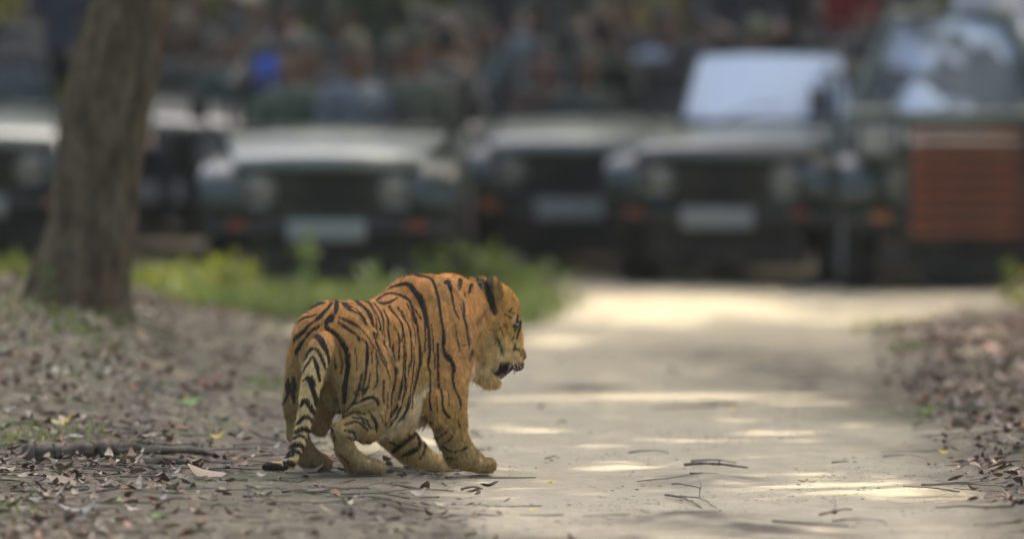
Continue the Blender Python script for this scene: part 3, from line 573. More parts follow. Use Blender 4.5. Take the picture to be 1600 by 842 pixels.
ca = me.color_attributes.new('coat', 'FLOAT_COLOR', 'POINT'); ca.data.foreach_set('color', np.concatenate([coat, np.ones((len(V), 1))], 1).astype(np.float32).ravel())
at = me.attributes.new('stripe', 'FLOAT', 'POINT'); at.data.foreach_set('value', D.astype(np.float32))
m, t, bs = nodes('tiger_coat')
a1 = t.nodes.new('ShaderNodeAttribute'); a1.attribute_name = 'coat'; a2 = t.nodes.new('ShaderNodeAttribute'); a2.attribute_name = 'stripe'
c = coord(t); nz = noise(t, c, 160, 3); mm = t.nodes.new('ShaderNodeMath'); mm.operation = 'MULTIPLY_ADD'; L(t, nz, mm.inputs[0]); mm.inputs[1].default_value = 2.4; L(t, a2.outputs['Fac'], mm.inputs[2])
sr = t.nodes.new('ShaderNodeMapRange'); L(t, mm.outputs[0], sr.inputs[0]); sr.inputs[1].default_value = 1.2; sr.inputs[2].default_value = 2.4; sr.inputs[3].default_value = 1; sr.inputs[4].default_value = 0
fine = ramp(t, noise(t, coord(t, 'Object', (1, 1, .4)), 420, 3), [(.3, (.62, .62, .62)), (.7, (1.25, 1.25, 1.25))]).outputs[0]
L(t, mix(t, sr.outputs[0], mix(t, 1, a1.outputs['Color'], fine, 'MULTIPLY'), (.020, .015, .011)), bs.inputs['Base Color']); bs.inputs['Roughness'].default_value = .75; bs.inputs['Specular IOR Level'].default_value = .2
bump(t, bs, noise(t, coord(t, 'Object', (1, 1, .5)), 260, 3), .5, .004)
link('body', me, m, TIG)
# fur: hair strands combed along the body
nf = 260000
tri = np.concatenate([Q[:, [0, 1, 2]], Q[:, [0, 2, 3]]]); A3 = V[tri[:, 0]]; B3 = V[tri[:, 1]]; C3 = V[tri[:, 2]]
ar = np.linalg.norm(np.cross(B3 - A3, C3 - A3), axis=1); fp = (facing[tri[:, 0]] > -.25) * .8 + .2
pt = part[tri[:, 0]]; ar = ar * fp * np.where(np.isin(pt, [7, 10]), 0, 1) * np.where(np.isin(pt, [6, 8, 9]), 1.6, 1)
ti = NR.choice(len(tri), nf, p=ar / ar.sum()); u = NR.random(nf); v = NR.random(nf); sw = u + v > 1; u[sw] = 1 - u[sw]; v[sw] = 1 - v[sw]; w0 = 1 - u - v
bc = lambda arr: (arr[tri[ti, 0]] * w0[:, None] + arr[tri[ti, 1]] * u[:, None] + arr[tri[ti, 2]] * v[:, None])
pos = bc(V); nor = bc(NV); nor /= np.linalg.norm(nor, axis=1, keepdims=True); col = bc(coat); ds = bc(D[:, None])[:, 0]; hp = part[tri[ti, 0]]
keep = ~(((hp == 6) | (hp == 8)) & (col.sum(1) < .15))
flow = np.tile(-HEAD * .8 + np.array((0, 0, -.75)), (nf, 1))
flow[np.isin(hp, [1, 2, 3, 4]) & (pos[:, 2] < .33)] = (.05, 0, -1)
flow[hp == 5] = (-.25, -.15, -1)
hd = np.isin(hp, [6, 8, 9]); flow[hd] = -HF * .7 + np.array((0, 0, -.35)); flow[hp == 9] = (0, 0, 1.)
wz = np.clip((pos[:, 2] - .52) / .16, 0, 1)[:, None]; flow = np.where((hp == 6)[:, None], (-HF * .7 + np.array((0, 0, -.35))) * (1 - wz) + (-HF * .8 + np.array((0, 0, .5))) * wz, flow)
flow[hp == 8] = (-.3, 0, -1)
cpx, cpy = proj(pos); amp = np.where(hp == 6, .9, np.where(np.isin(hp, [0, 1, 3]), .45, .3))[:, None]; flow = flow + amp * 2 * np.stack([smooth_noise(cpx / 4.5, cpy / 6, 91, 2, 1) - .5, smooth_noise(cpx / 4.5, cpy / 6, 92, 2, 1) - .5, smooth_noise(cpx / 4.5, cpy / 6, 93, 2, 1) - .5], 1); flow = flow + NR.normal(0, .2, (nf, 3)); flow -= (flow * nor).sum(1, keepdims=True) * nor; flow /= np.linalg.norm(flow, axis=1, keepdims=True) + 1e-9
ln = np.full(nf, .010); ln[hd] = .020; ln[(hp == 9)] = .012; ln[np.isin(hp, [1, 2, 3, 4]) & (pos[:, 2] < .15)] = .010; ln[(hp == 0) & (nor[:, 2] < -.4)] = .026
fpx, fpy = proj(pos); ruff = (hp == 6) & (fpx < 785) & (fpy > 520); rw = np.clip((788 - fpx) / 20, 0, 1) * np.clip((fpy - 505) / 25, 0, 1) * (hp == 6); ln = np.where(hp == 6, .018 + .02 * rw, ln); ln[hp == 8] = .014
muz = (hp == 6) & (fpx > 792); ln[muz] = .008
ln *= NR.uniform(.6, 1.25, nf); lift = NR.uniform(.10, .34, nf); lift[ruff] += .12; st_ = NR.random(nf) < .06; ln[st_] *= 1.9; lift[st_] += .25
K = 4; tt = np.linspace(0, 1, K)
pts = pos[:, None] + (flow[:, None] * (tt[None, :, None]) + nor[:, None] * (lift[:, None, None] * (tt * (1.5 - .5 * tt))[None, :, None])) * ln[:, None, None]
pts[..., 2] -= (tt ** 2)[None] * ln[:, None] * .15
bl = ((ds + 1.1 + NR.normal(0, .5, nf)) < 1.5)
hc = np.where(bl[:, None], np.array((.020, .015, .011)) * NR.uniform(.7, 2.4, (nf, 1)), col * NR.uniform(.60, 1.38, (nf, 1)) * (.45 + 1.1 * smooth_noise(cpx / 3.0, cpy / 6, 95, 3, 1))[:, None])
pts = pts[keep]; hc = hc[keep]; n2 = len(pts)
hcv = bpy.data.hair_curves.new('fur'); hcv.add_curves([K] * n2)
hcv.attributes['position'].data.foreach_set('vector', (pts - OFF).astype(np.float32).ravel())
ra = hcv.attributes.get('radius') or hcv.attributes.new('radius', 'FLOAT', 'POINT'); ra.data.foreach_set('value', np.tile(np.array((.00055, .00048, .00034, .00008), np.float32), n2))
fa_ = hcv.attributes.new('coat', 'FLOAT_COLOR', 'CURVE'); fa_.data.foreach_set('color', np.concatenate([hc, np.ones((n2, 1))], 1).astype(np.float32).ravel())
m, t, bs = nodes('tiger_fur'); a1 = t.nodes.new('ShaderNodeAttribute'); a1.attribute_name = 'coat'; L(t, a1.outputs['Color'], bs.inputs['Base Color']); bs.inputs['Roughness'].default_value = .6; bs.inputs['Specular IOR Level'].default_value = .25
hcv.materials.append(m); fo = bpy.data.objects.new('fur', hcv); COL.objects.link(fo); fo.parent = TIG

# small parts of the head and feet
def small(name, fn, mat_):
    b_ = []; fn(b_); o = link(name, quads_mesh(name, b_), mat_, TIG); return o
M_TOOTH = mat('ivory_tooth', (.62, .56, .42), .35, 0, .1); M_CLAW = mat('grey_claw', (.16, .14, .11), .4, 0, .1); M_WHISK = mat('white_whisker', (.75, .73, .68), .4, 0, .02, bump_s=0); M_TONGUE = mat('pink_tongue', (.26, .10, .08), .45, 0, .15, 30); M_IRIS = mat('amber_eye', (.03, .024, .012), .6, 0, .2, 60, 0)
def at_px(x, y, d): return TP(x, y, d) - OFF
small('tooth', lambda b_: b_.append(tube([at_px(803, 574, .90), at_px(804, 580, .895), at_px(803.5, 586, .89)], [.008, .0055, .0008], 8)), M_TOOTH)
small('tooth', lambda b_: b_.append(tube([at_px(777, 597, .87), at_px(779, 592, .87), at_px(780.5, 587, .872)], [.0075, .005, .0008], 8)), M_TOOTH)
small('tongue', lambda b_: b_.append(tube([at_px(770, 592, .92), at_px(781, 588, .91), at_px(786, 586, .905), at_px(789, 584, .90)], [.014, .013, .010, .003], 12)), M_TONGUE)
def wh(b_):
    for i in range(7):
        a = at_px(801 + (i % 4) * 2.0, 562 + (i // 4) * 5, .855); e = a + HL * R.uniform(.03, .10) - HF * R.uniform(-.02, .07) + np.array((0, 0, -R.uniform(.03, .075))); m_ = (a + e) / 2 + np.array((0, 0, .012)); b_.append(tube([a, m_, e], [.0007, .0006, .0002], 4))
small('whisker', wh, M_WHISK)
for d_, s_x in ((.805, 0), (.985, 1.5)):
    def ey(b_, d_=d_, s_x=s_x):
        c_ = at_px(806 + s_x * .3, 509, d_ + (.045 if d_ < .9 else -.045)); th_ = np.linspace(0, np.pi, 9); b_.append(tube([c_ + HF * .014 * -math.cos(x_) for x_ in th_], [.0115 * math.sin(x_) + .0004 for x_ in th_], 14))
    small('eye', ey, M_IRIS)
for (x_, y_, b__) in ((600, 733, .18), (596, 735, .135), (604, 732, .225), (770, 731, .18), (766, 733, .13), (773, 730, .225), (516, 727, -.17), (704, 731, -.17), (700, 733, -.22)):
    d0 = dep(x_ - 30 * 0, b__); small('claw', lambda b_: b_.append(tube([at_px(x_ - 3, y_ - 1, d0), at_px(x_ + 1, y_ + 1, d0), at_px(x_ + 2.5, y_ + 5, d0)], [.0055, .0045, .0008], 7)), M_CLAW)
# ---------------------------------------------------------------- safari jeeps
import bmesh
class MB:
    def __init__(s): s.bm = bmesh.new()
    def _add(s, bm2, M):
        bmesh.ops.transform(bm2, matrix=M, verts=bm2.verts); me = bpy.data.meshes.new('tmp'); bm2.to_mesh(me); bm2.free(); s.bm.from_mesh(me); bpy.data.meshes.remove(me)
    def box(s, x0, x1, y0, y1, z0, z1, bev=.012, rot=None, seg=2, taper=None):
        b = bmesh.new(); bmesh.ops.create_cube(b, size=1); c = Vector(((x0 + x1) / 2, (y0 + y1) / 2, (z0 + z1) / 2)); S = Vector((x1 - x0, y1 - y0, z1 - z0))
        for v in b.verts: v.co = Vector((v.co.x * S.x, v.co.y * S.y, v.co.z * S.z))
        if taper:
            for v in b.verts:
                if v.co.z > 0: v.co.x *= taper[0]; v.co.y *= taper[1]
        if bev: bmesh.ops.bevel(b, geom=b.edges[:], offset=min(bev, min(S) * .45), segments=seg, profile=.6, affect='EDGES')
        M = Matrix.Translation(c)
        if rot is not None: M = M @ rot
        s._add(b, M); return s
    def cyl(s, p, q, r, r2=None, n=20, cap=True):
        p, q = Vector(p), Vector(q); d = q - p; b = bmesh.new(); bmesh.ops.create_cone(b, cap_ends=cap, segments=n, radius1=r, radius2=r if r2 is None else r2, depth=d.length)
        s._add(b, Matrix.Translation((p + q) / 2) @ d.to_track_quat('Z', 'Y').to_matrix().to_4x4()); return s
    def pipe(s, pts, r, n=8):
        v, q = tube(np.array(pts, float), [r] * len(pts), n); vs = [s.bm.verts.new(c) for c in v]
        for f in q:
            f = list(dict.fromkeys(int(i) for i in f)); s.bm.faces.new([vs[i] for i in f])
        return s
    def lathe(s, prof, n=36, axis='x', c=(0, 0, 0)):
        "profile [(offset along axis, radius)]"
        rings = []
        for o, r in prof:
            ring = []
            for k in range(n):
                a = 2 * math.pi * k / n; u, w = math.cos(a) * r, math.sin(a) * r; ring.append(s.bm.verts.new((c[0] + o, c[1] + u, c[2] + w) if axis == 'x' else (c[0] + u, c[1] + o, c[2] + w)))
            rings.append(ring)
        for a, b in zip(rings, rings[1:]):
            for k in range(n): s.bm.faces.new((a[k], a[(k + 1) % n], b[(k + 1) % n], b[k]))
        return s
    def grid(s, rows, thick=0):
        "sheet through rows of points"
        vs = [[s.bm.verts.new(p) for p in r] for r in rows]
        for a, b in zip(vs, vs[1:]):
            for k in range(len(a) - 1): s.bm.faces.new((a[k], a[k + 1], b[k + 1], b[k]))
        return s
    def mesh(s, name, smooth=True):
        bmesh.ops.recalc_face_normals(s.bm, faces=s.bm.faces[:]); me = bpy.data.meshes.new(name); s.bm.to_mesh(me); s.bm.free()
        me.polygons.foreach_set('use_smooth', [smooth] * len(me.polygons))
        if smooth: me.set_sharp_from_angle(angle=math.radians(38))
        me.update(); return me
    def build(s, name, mat_, parent, smooth=True): return link(name, s.mesh(name, smooth), mat_, parent)
def paint(name, col, dust=(.34, .31, .25), rough=.32):
    m, t, bs = nodes(name); c = coord(t); g = t.nodes.new('ShaderNodeNewGeometry'); sep = t.nodes.new('ShaderNodeSeparateXYZ'); L(t, g.outputs['True Normal'], sep.inputs[0])
    d = ramp(t, noise(t, c, 3, 8, .7), [(.35, (0, 0, 0)), (.8, (.2, .2, .2))]).outputs[0]       # road dust, unevenly
    L(t, mix(t, d, mix(t, ramp(t, noise(t, c, 7, 5), [(.3, (0, 0, 0)), (.8, (.4, .4, .4))]).outputs[0], col, tuple(x * .6 for x in col)), dust), bs.inputs['Base Color'])
    r = t.nodes.new('ShaderNodeMapRange'); L(t, d, r.inputs[0]); r.inputs[3].default_value = rough; r.inputs[4].default_value = .85; L(t, r.outputs[0], bs.inputs['Roughness']); bs.inputs['Coat Weight'].default_value = .35; bs.inputs['Coat Roughness'].default_value = .15
    return m
VM = {'green': paint('dark_green_paint', (.022, .034, .026)), 'grey_green': paint('grey_green_paint', (.035, .045, .038)), 'black': mat('black_rubber', (.014, .014, .014), .85, scale=20, dirt=(.05, .045, .038)), 'iron': mat('black_iron', (.022, .024, .023), .55, .3, scale=12, dirt=(.09, .08, .065)),
      'chrome': mat('dull_chrome', (.25, .26, .25), .3, .9, .1), 'lens': mat('headlamp_glass', (.22, .21, .16), .15, 0, .15, spec=.8), 'orange': mat('orange_lamp', (.36, .13, .03), .3), 'red': mat('red_lamp', (.22, .04, .025), .35), 'plate': mat('pale_plate', (.27, .285, .275), .5, 0, .1),
      'seat': mat('seat_vinyl', (.035, .032, .03), .6, 0, .3), 'wood': mat('red_brown_wood', (.25, .085, .042), .7, 0, .4, 6, .3, .3, (.11, .05, .032)), 'rim': mat('dusty_steel', (.16, .155, .14), .5, .5, .2), 'hoodlight': paint('sky_glare_dusty_green_paint', (.095, .12, .10), (.30, .30, .25), .3)}  # last entry: sky glare on the bonnets put into a paler dusty paint
m, t, bs = nodes('sky_pale_windscreen'); c = coord(t)  # near-opaque pale blue film stands in for sky reflected in the glass
bs.inputs['Base Color'].default_value = (.42, .50, .62, 1); bs.inputs['Roughness'].default_value = .12; bs.inputs['IOR'].default_value = 1.9; bs.inputs['Specular IOR Level'].default_value = .8
tr = t.nodes.new('ShaderNodeBsdfTransparent'); tr.inputs[0].default_value = (.62, .68, .70, 1); mx = t.nodes.new('ShaderNodeMixShader'); L(t, ramp(t, noise(t, c, 2.2, 6, .6), [(.3, (.8, .8, .8)), (.7, (.98, .98, .98))]).outputs[0], mx.inputs[0]); L(t, tr.outputs[0], mx.inputs[1]); tl = t.nodes.new('ShaderNodeBsdfTranslucent'); tl.inputs[0].default_value = (.62, .71, .88, 1); m2 = t.nodes.new('ShaderNodeMixShader'); m2.inputs[0].default_value = .8; L(t, bs.outputs[0], m2.inputs[1]); L(t, tl.outputs[0], m2.inputs[2]); L(t, m2.outputs[0], mx.inputs[2]); L(t, mx.outputs[0], t.nodes['Material Output'].inputs[0]); VM['glass'] = m; m3 = m.copy(); m3.name = 'patchy_windscreen'; VM['patchy'] = m3
for n_ in m3.node_tree.nodes:
    if n_.type == 'VALTORGB': n_.color_ramp.elements[0].position = .44; n_.color_ramp.elements[0].color = (.12, .12, .12, 1); n_.color_ramp.elements[1].position = .56
    if n_.type == 'TEX_NOISE': n_.inputs['Scale'].default_value = 2.6; n_.inputs['Detail'].default_value = 2
m, t, bs = nodes('clear_windscreen'); bs.inputs['Base Color'].default_value = (.16, .20, .22, 1); bs.inputs['Roughness'].default_value = .08; bs.inputs['IOR'].default_value = 1.7
tr = t.nodes.new('ShaderNodeBsdfTransparent'); tr.inputs[0].default_value = (.8, .85, .85, 1); mx = t.nodes.new('ShaderNodeMixShader'); mx.inputs[0].default_value = .10; L(t, tr.outputs[0], mx.inputs[1]); L(t, bs.outputs[0], mx.inputs[2]); L(t, mx.outputs[0], t.nodes['Material Output'].inputs[0]); VM['clear'] = m
def wheel(root, x, y, turn=0):
    tw = MB(); R_ = .345; w = .105
    tw.lathe([(-w * .7, .20), (-w, .235), (-w * 1.04, .29), (-w * .9, .33), (-w * .6, R_), (0, R_ + .004), (w * .6, R_), (w * .9, .33), (w * 1.04, .29), (w, .235), (w * .7, .20)], 40)
    for k in range(40):
        a = 2 * math.pi * k / 40
        for sx in (-.055, .055):
            b = bmesh.new(); bmesh.ops.create_cube(b, size=1); tw._add(b, Matrix.Translation((sx + (.012 if k % 2 else -.012), math.cos(a) * R_, math.sin(a) * R_)) @ Matrix.Rotation(a, 4, 'X') @ Matrix.Diagonal((.075, .03, .035, 1)))
    t_ = tw.build('wheel', VM['black'], root); t_.location = (x, y, .345); t_.rotation_euler = (0, 0, turn)
    rm = MB(); s = 1 if x > 0 else -1
    rm.lathe([(s * .06, .205), (s * .085, .195), (s * .075, .165), (s * .04, .15), (s * .045, .08), (s * .09, .06), (s * .095, .0001)], 28)
    for k in range(5): a = k * 1.2566; rm.cyl((s * .045, math.cos(a) * .075, math.sin(a) * .075), (s * .065, math.cos(a) * .075, math.sin(a) * .075), .011, n=6)
    rm.build('rim', VM['rim'], t_)
def windscreen(r, zt, tall, slats, glass):
    wf = MB(); y0, y1 = 1.32, 1.32 + (zt - 1.0) * .18; tw_, bw = (.36, .66) if tall else (.50, .57) if glass == 'glass' else (.60, .66)
    wf.pipe([(-bw - .03, y0, .99), (-tw_, y1, zt), (tw_, y1, zt), (bw + .03, y0, .99)], .026 if not tall else .05, 8); wf.pipe([(-bw - .03, y0, 1.03), (bw + .03, y0, 1.03)], .024); wf.build('windscreen_frame', VM['grey_green'] if not slats else VM['hoodlight'], r)
    gl = MB(); gl.grid([[(-bw, y0 + .016, 1.04), (bw, y0 + .016, 1.04)], [(-tw_ + .03, y1, zt - .02), (tw_ - .03, y1, zt - .02)]]); o = gl.build('windscreen', VM[glass], r, False); md = o.modifiers.new('thick', 'SOLIDIFY'); md.thickness = .006
    for s in (-.3, .28):
        wi = MB(); wi.pipe([(s, y0 - .03, 1.03), (s + .20, y0 + .0, 1.12), (s + .40, y0 + .02, 1.15)], .008, 6); wi.build('wiper', VM['black'], r)
def jeep(px, Y, yaw, label, body='green', hood='green', slats=False, glass='clear', indicator='orange', plate=True, lamp_z=.68, rail=True, seed=0, tall=False, screen=True):
    x = (px - 800) / F_PX * Y; r = empty('safari_jeep', (x, Y, float(ground_z(x, Y, False))), math.radians(yaw), label, 'jeep', 'open safari jeeps parked across the far end of the track'); B = VM[body]
    zt = 1.72 if tall else 1.49 if glass == 'glass' else 1.55                                     # top of the windscreen
    f = MB()                                                            # body tub with sides, cowl, floor, tail
    f.box(-.70, .70, 1.30, 3.55, .42, .54, .02); f.box(-.74, -.67, 1.34, 3.6, .46, .98, .025); f.box(.67, .74, 1.34, 3.6, .46, .98, .025); f.box(-.74, .74, 3.52, 3.6, .46, .98, .02); f.box(-.68, .68, 1.22, 1.40, .5, 1.005, .03)
    f.box(-.36, .36, .35, 1.3, .40, .52, .02); f.build('body', B, r)
    gp = MB(); gp.box(-.60, .60, .17, .235, .44, .87, .03); gp.build('front_panel', B, r)
    gr = MB(); gr.box(-.285, .285, .150, .166, .57, .80, .006)
    gr.build('grille', VM['iron'], r)
    sl = MB(); sl.box(-.275, .275, .128, .149, -.010, .010, .004, seg=1); sm_ = sl.mesh('grille_bar'); sm_.materials.append(VM['iron'])
    for k in range(6): o = link('grille_bar', sm_, None, r); o.location = (0, 0, .595 + k * .036)
    hd = MB(); rows = []
    for i in range(9):
        u = i / 8; yy = .10 + 1.16 * u; w = .585 + .10 * u; z0 = .885 + .115 * u - .05 * max(0, 1 - u * 6) ** 2
        rows.append([(w * s, yy + .03 * abs(s) ** 3 * (1 - u), z0 + .028 * (1 - s * s) - (.05 if abs(s) > .99 else 0)) for s in (-1, -.985, -.85, -.6, -.3, 0, .3, .6, .85, .985, 1)])
    hd.grid(rows); hd.grid([[(-.585, .13, .80), (0, .10, .80), (.585, .13, .80)], [(-.585, .13, .84), (0, .10, .86), (.585, .13, .84)]]); h_ = hd.build('bonnet', VM[hood], r); md = h_.modifiers.new('thick', 'SOLIDIFY'); md.thickness = .02
    for s in (-1, 1):
        fe = MB(); prof = [(.06, .50), (.055, .62), (.08, .74), (.16, .815), (.32, .845), (1.0, .86), (1.28, .87)]
        rows = [[(s * .50, y_, z_ + .012), (s * .60, y_, z_ + .012), (s * .72, y_ + .01, z_), (s * .785, y_ + .02, z_ - .02), (s * .79, y_ + .02, z_ - .075)] for y_, z_ in prof]
        fe.grid(rows); o = fe.build('fender', B, r); md = o.modifiers.new('thick', 'SOLIDIFY'); md.thickness = .022
        fi = MB(); fi.box(s * .50 - .012, s * .50 + .012, .2, 1.28, .45, .87, .005); fi.build('wheel_arch', VM['iron'], r)
        hl = MB(); hl.lathe([(.168, .115), (.135, .118), (.125, .108), (.128, .096)], 28, 'y', (s * .435, 0, lamp_z)); o = hl.build('headlight', VM['chrome'], r)
        ln_ = MB(); ln_.lathe([(.130, .097), (.112, .075), (.102, .04), (.099, .0005)], 28, 'y', (s * .435, 0, lamp_z)); ln_.build('lens', VM['lens'], o)
        il = MB(); il.box(s * .55 - .055, s * .55 + .055, -.045, -.012, .445, .495, .012); il.build('indicator', VM[indicator], r)
        mi = MB(); mi.pipe([(s * .70, 1.30, .98), (s * .80, 1.24, 1.06), (s * .86, 1.22, 1.14)], .011); mi.box(s * .86 - .055, s * .86 + .055, 1.19, 1.23, 1.09, 1.26, .018); o = mi.build('mirror', VM['black'], r)
        ax = MB(); ax.pipe([(s * .10, .62, .36), (s * .60, .62, .345)], .035); ax.build('axle', VM['iron'], r)
        wheel(r, s * .665, .62, math.radians(3)); wheel(r, s * .665, 2.95)
    bp = MB(); bp.box(-.76, .76, -.008, .075, .385, .50, .02); bp.box(-.33, -.27, .07, .3, .40, .46, .01); bp.box(.27, .33, .07, .3, .40, .46, .01); bp.build('bumper', VM['iron'], r)
    if plate: pl = MB(); pl.box(-.24, .24, -.032, -.012, .375, .505, .008); pl.build('number_plate', VM['plate'], r)
    un = MB(); un.box(-.54, .54, .16, .34, .12, .40, .03); un.box(-.20, .20, .4, 3.3, .22, .40, .03); un.build('underside_filler', VM['iron'], r); [MB().box(s * .665 - .12, s * .665 + .12, y_ + .42, y_ + .435, .13, .62, .004).build('mud_flap', VM['black'], r) for s in (-1, 1) for y_ in (.62, 2.95)]; MB().box(-.5, .5, 3.30, 3.34, .13, .45, .005).build('rear_beam', VM['iron'], r)  # undercarriage box enlarged and lowered to close the bright gap underneath
    if screen: windscreen(r, zt, tall, slats, glass)
    else:                                                               # screen folded flat on the bonnet: only its hinge bar shows
        hb = MB(); hb.pipe([(-.66, 1.36, 1.03), (.66, 1.36, 1.03)], .022); hb.build('hinge_bar', VM['iron'], r)
    sw = MB(); sw.pipe([(.34 + .17 * math.cos(a), 1.70 + .06 * math.sin(a), 1.0 + .16 * math.sin(a)) for a in np.linspace(0, 2 * math.pi, 20)], .014, 6); sw.pipe([(.34, 1.70, 1.0), (.34, 1.45, .9)], .02); sw.build('steering_wheel', VM['black'], r)
    for (sx, yy, zz, w) in ((-.36, 1.85, .62, .24), (.36, 1.85, .62, .24), (0, 2.55, .86, .60), (0, 3.15, 1.02, .60)):
        se = MB(); se.box(sx - w, sx + w, yy - .02, yy + .40, zz, zz + .13, .04); se.box(sx - w, sx + w, yy + .38, yy + .48, zz + .06, zz + .52, .04); se.box(sx - w * .9, sx + w * .9, yy + .02, yy + .38, .53, zz + .01, .01); se.build('seat', VM['seat'], r)
    if rail:
        ra = MB()
        for s in (-1, 1): ra.pipe([(s * .71, 2.0, .98), (s * .71, 2.02, 1.30), (s * .71, 2.5, 1.34), (s * .71, 3.5, 1.42), (s * .71, 3.56, .98)], .02)
        ra.pipe([(-.71, 2.34, 1.33), (.71, 2.34, 1.33)], .02); ra.pipe([(-.71, 2.98, 1.38), (.71, 2.98, 1.38)], .018); ra.build('hand_rail', VM['iron'], r)
    if slats:                                                           # red-brown slatted guard standing before the radiator
        gf = MB(); gf.box(-.40, -.37, -.10, -.02, .31, 1.06, .006); gf.box(.37, .40, -.10, -.02, .31, 1.06, .006); gf.box(-.366, .366, -.05, -.02, .30, .335, .006); gf.box(-.366, .366, -.05, -.02, 1.03, 1.06, .006); gf.build('guard_frame', VM['iron'], r)
        for i in range(8):
            sb = MB(); sb.box(-.362, .362, -.092 + R.uniform(-.008, .008), -.055, -.030, .030, .005, seg=1); o = sb.build('slat', VM['wood'], r); o.location = (0, R.uniform(-.012, .004), .378 + i * .0875)
        la = MB(); la.box(-.40, .40, -.06, .40, 1.062, 1.13, .02); la.build('guard_shelf', VM['hoodlight'], r)
        for s in (-1, 1):
            fb_ = MB(); fb_.box(s * .565 - .14, s * .565 + .14, .04, 1.25, .872, 1.085, .05, seg=3); o = fb_.build('raised_wing', VM['green'], r); cp = MB(); cp.box(s * .565 - .15, s * .565 + .15, .03, 1.25, 1.088, 1.14, .02); cp.build('wing_top', VM['hoodlight'], o); sg = MB(); sg.box(s * .565 - .11, s * .565 + .11, .015, .037, .86, 1.06, .012); sg.build('reflection_panel', VM['plate'], o)  # pale panel stands in for the blue-white reflection on the wing face
        tm = MB(); tm.box(-.30, .30, .02, .26, .03, .33, .06, seg=3); tm.build('underside_filler', VM['black'], r)  # added black block stands in for a dark tyre mass below the guard
    return r
J = {}
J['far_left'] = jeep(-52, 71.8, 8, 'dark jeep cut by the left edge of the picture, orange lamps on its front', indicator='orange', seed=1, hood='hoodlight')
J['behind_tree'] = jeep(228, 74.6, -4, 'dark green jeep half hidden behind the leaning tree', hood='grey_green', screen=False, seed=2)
J['left_mid'] = jeep(510, 69.7, -2, 'dark green jeep with a bonnet pale with sky glare and dust standing behind the weeds', hood='hoodlight', indicator='red', screen=False, seed=3)
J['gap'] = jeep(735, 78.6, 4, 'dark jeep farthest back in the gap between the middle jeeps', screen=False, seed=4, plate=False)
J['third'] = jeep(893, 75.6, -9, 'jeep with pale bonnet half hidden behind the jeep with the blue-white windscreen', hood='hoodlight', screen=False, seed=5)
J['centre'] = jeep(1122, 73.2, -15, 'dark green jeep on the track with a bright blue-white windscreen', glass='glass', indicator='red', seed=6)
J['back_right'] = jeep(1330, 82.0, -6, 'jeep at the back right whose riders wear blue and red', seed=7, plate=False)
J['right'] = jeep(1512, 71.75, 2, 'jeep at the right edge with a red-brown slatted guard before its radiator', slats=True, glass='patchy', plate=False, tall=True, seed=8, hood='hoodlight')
bag_at = P(420, 116, 72.2); bg_ = empty('blue_bag', bag_at, .4, 'bright blue cloth bag hanging at the left rail of the left middle jeep', 'bag')
b_ = MB(); b_.box(-.10, .10, -.05, .05, -.09, .11, .035, seg=4, taper=(.8, .7)); b_.build('pouch', mat('blue_cloth', (.03, .10, .50), .8, 0, .2), bg_)
b_ = MB(); b_.pipe([(-.07, 0, .10), (-.03, 0, .19), (.03, 0, .19), (.07, 0, .10)], .008, 6); b_.build('strap', VM['black'], bg_)
# ---------------------------------------------------------------- people in the jeeps (one continuous body each)
def sdf_mesh(prims, vox):
    "prims: (part, [(p, r)...], k, lat) in local metres -> V, Q, part index per face"
    pts = np.concatenate([[p for p, r in q[1]] for q in prims]); rs = max(r for q in prims for p, r in q[1]); lo_ = pts.min(0) - rs - .05; dm = np.ceil((pts.max(0) + rs + .05 - lo_) / vox).astype(int); f = np.full(dm, 1.0, np.float32)
    qs = [dict(p=[np.array(p, float) for p, r in q[1]], r=[r for p, r in q[1]], k=q[2], lat=q[3], ax=np.array(q[4] if len(q) > 4 else (0, -0.7, 0))) for q in prims]
    for q in qs:
        P_ = np.array(q['p']); rr = np.array(q['r'])[:, None] * max(1, q['lat']) + q['k'] + 2 * vox
        i0 = np.maximum(((P_ - rr).min(0) - lo_) / vox, 0).astype(int); i1 = np.minimum(((P_ + rr).max(0) - lo_) / vox + 2, dm).astype(int)
        g = np.stack(np.meshgrid(*[np.arange(i0[c], i1[c]) * vox + lo_[c] for c in range(3)], indexing='ij'), -1).astype(np.float32); d = prim_d(q, g); sl = tuple(slice(i0[c], i1[c]) for c in range(3)); F_ = f[sl]; k = q['k']
        h = np.maximum(k - np.abs(F_ - d), 0) / k; f[sl] = np.minimum(F_, d) - h * h * k * .25
    V, Q = surface_nets(f); V = (V - lo) / VX * vox + lo_
    names = list(dict.fromkeys(q[0] for q in prims)); C = V[Q].mean(1); bd = np.full(len(Q), 9.0); pi = np.zeros(len(Q), int)
    for q, pr in zip(qs, prims):
        d = prim_d(q, C); m_ = d < bd; bd[m_] = d[m_]; pi[m_] = names.index(pr[0])
    return V, Q, pi, names
SKIN = [mat('brown_skin', (.13, .072, .048), .55, 0, .1), mat('tan_skin', (.20, .118, .08), .55, 0, .1), mat('dark_skin', (.10, .055, .038), .55, 0, .1)]
M_EYE = mat('eye_dark', (.02, .018, .016), .3); M_LIP = mat('lip', (.25, .09, .07), .5); M_HAIR = mat('black_hair', (.015, .013, .012), .6, 0, .3, 40); M_SHOE = mat('brown_shoe', (.05, .035, .025), .6)
CLOTH = {}
def cloth(col):
    if col not in CLOTH: CLOTH[col] = mat('shirt_cloth_%d' % len(CLOTH), col, .9, 0, .18, 18, .3, .2)
    return CLOTH[col]
def lin(a, b, ra, rb, n=2): return [(np.array(a) * (1 - t) + np.array(b) * t, ra * (1 - t) + rb * t) for t in np.linspace(0, 1, n)]
PJ = random.Random(3)
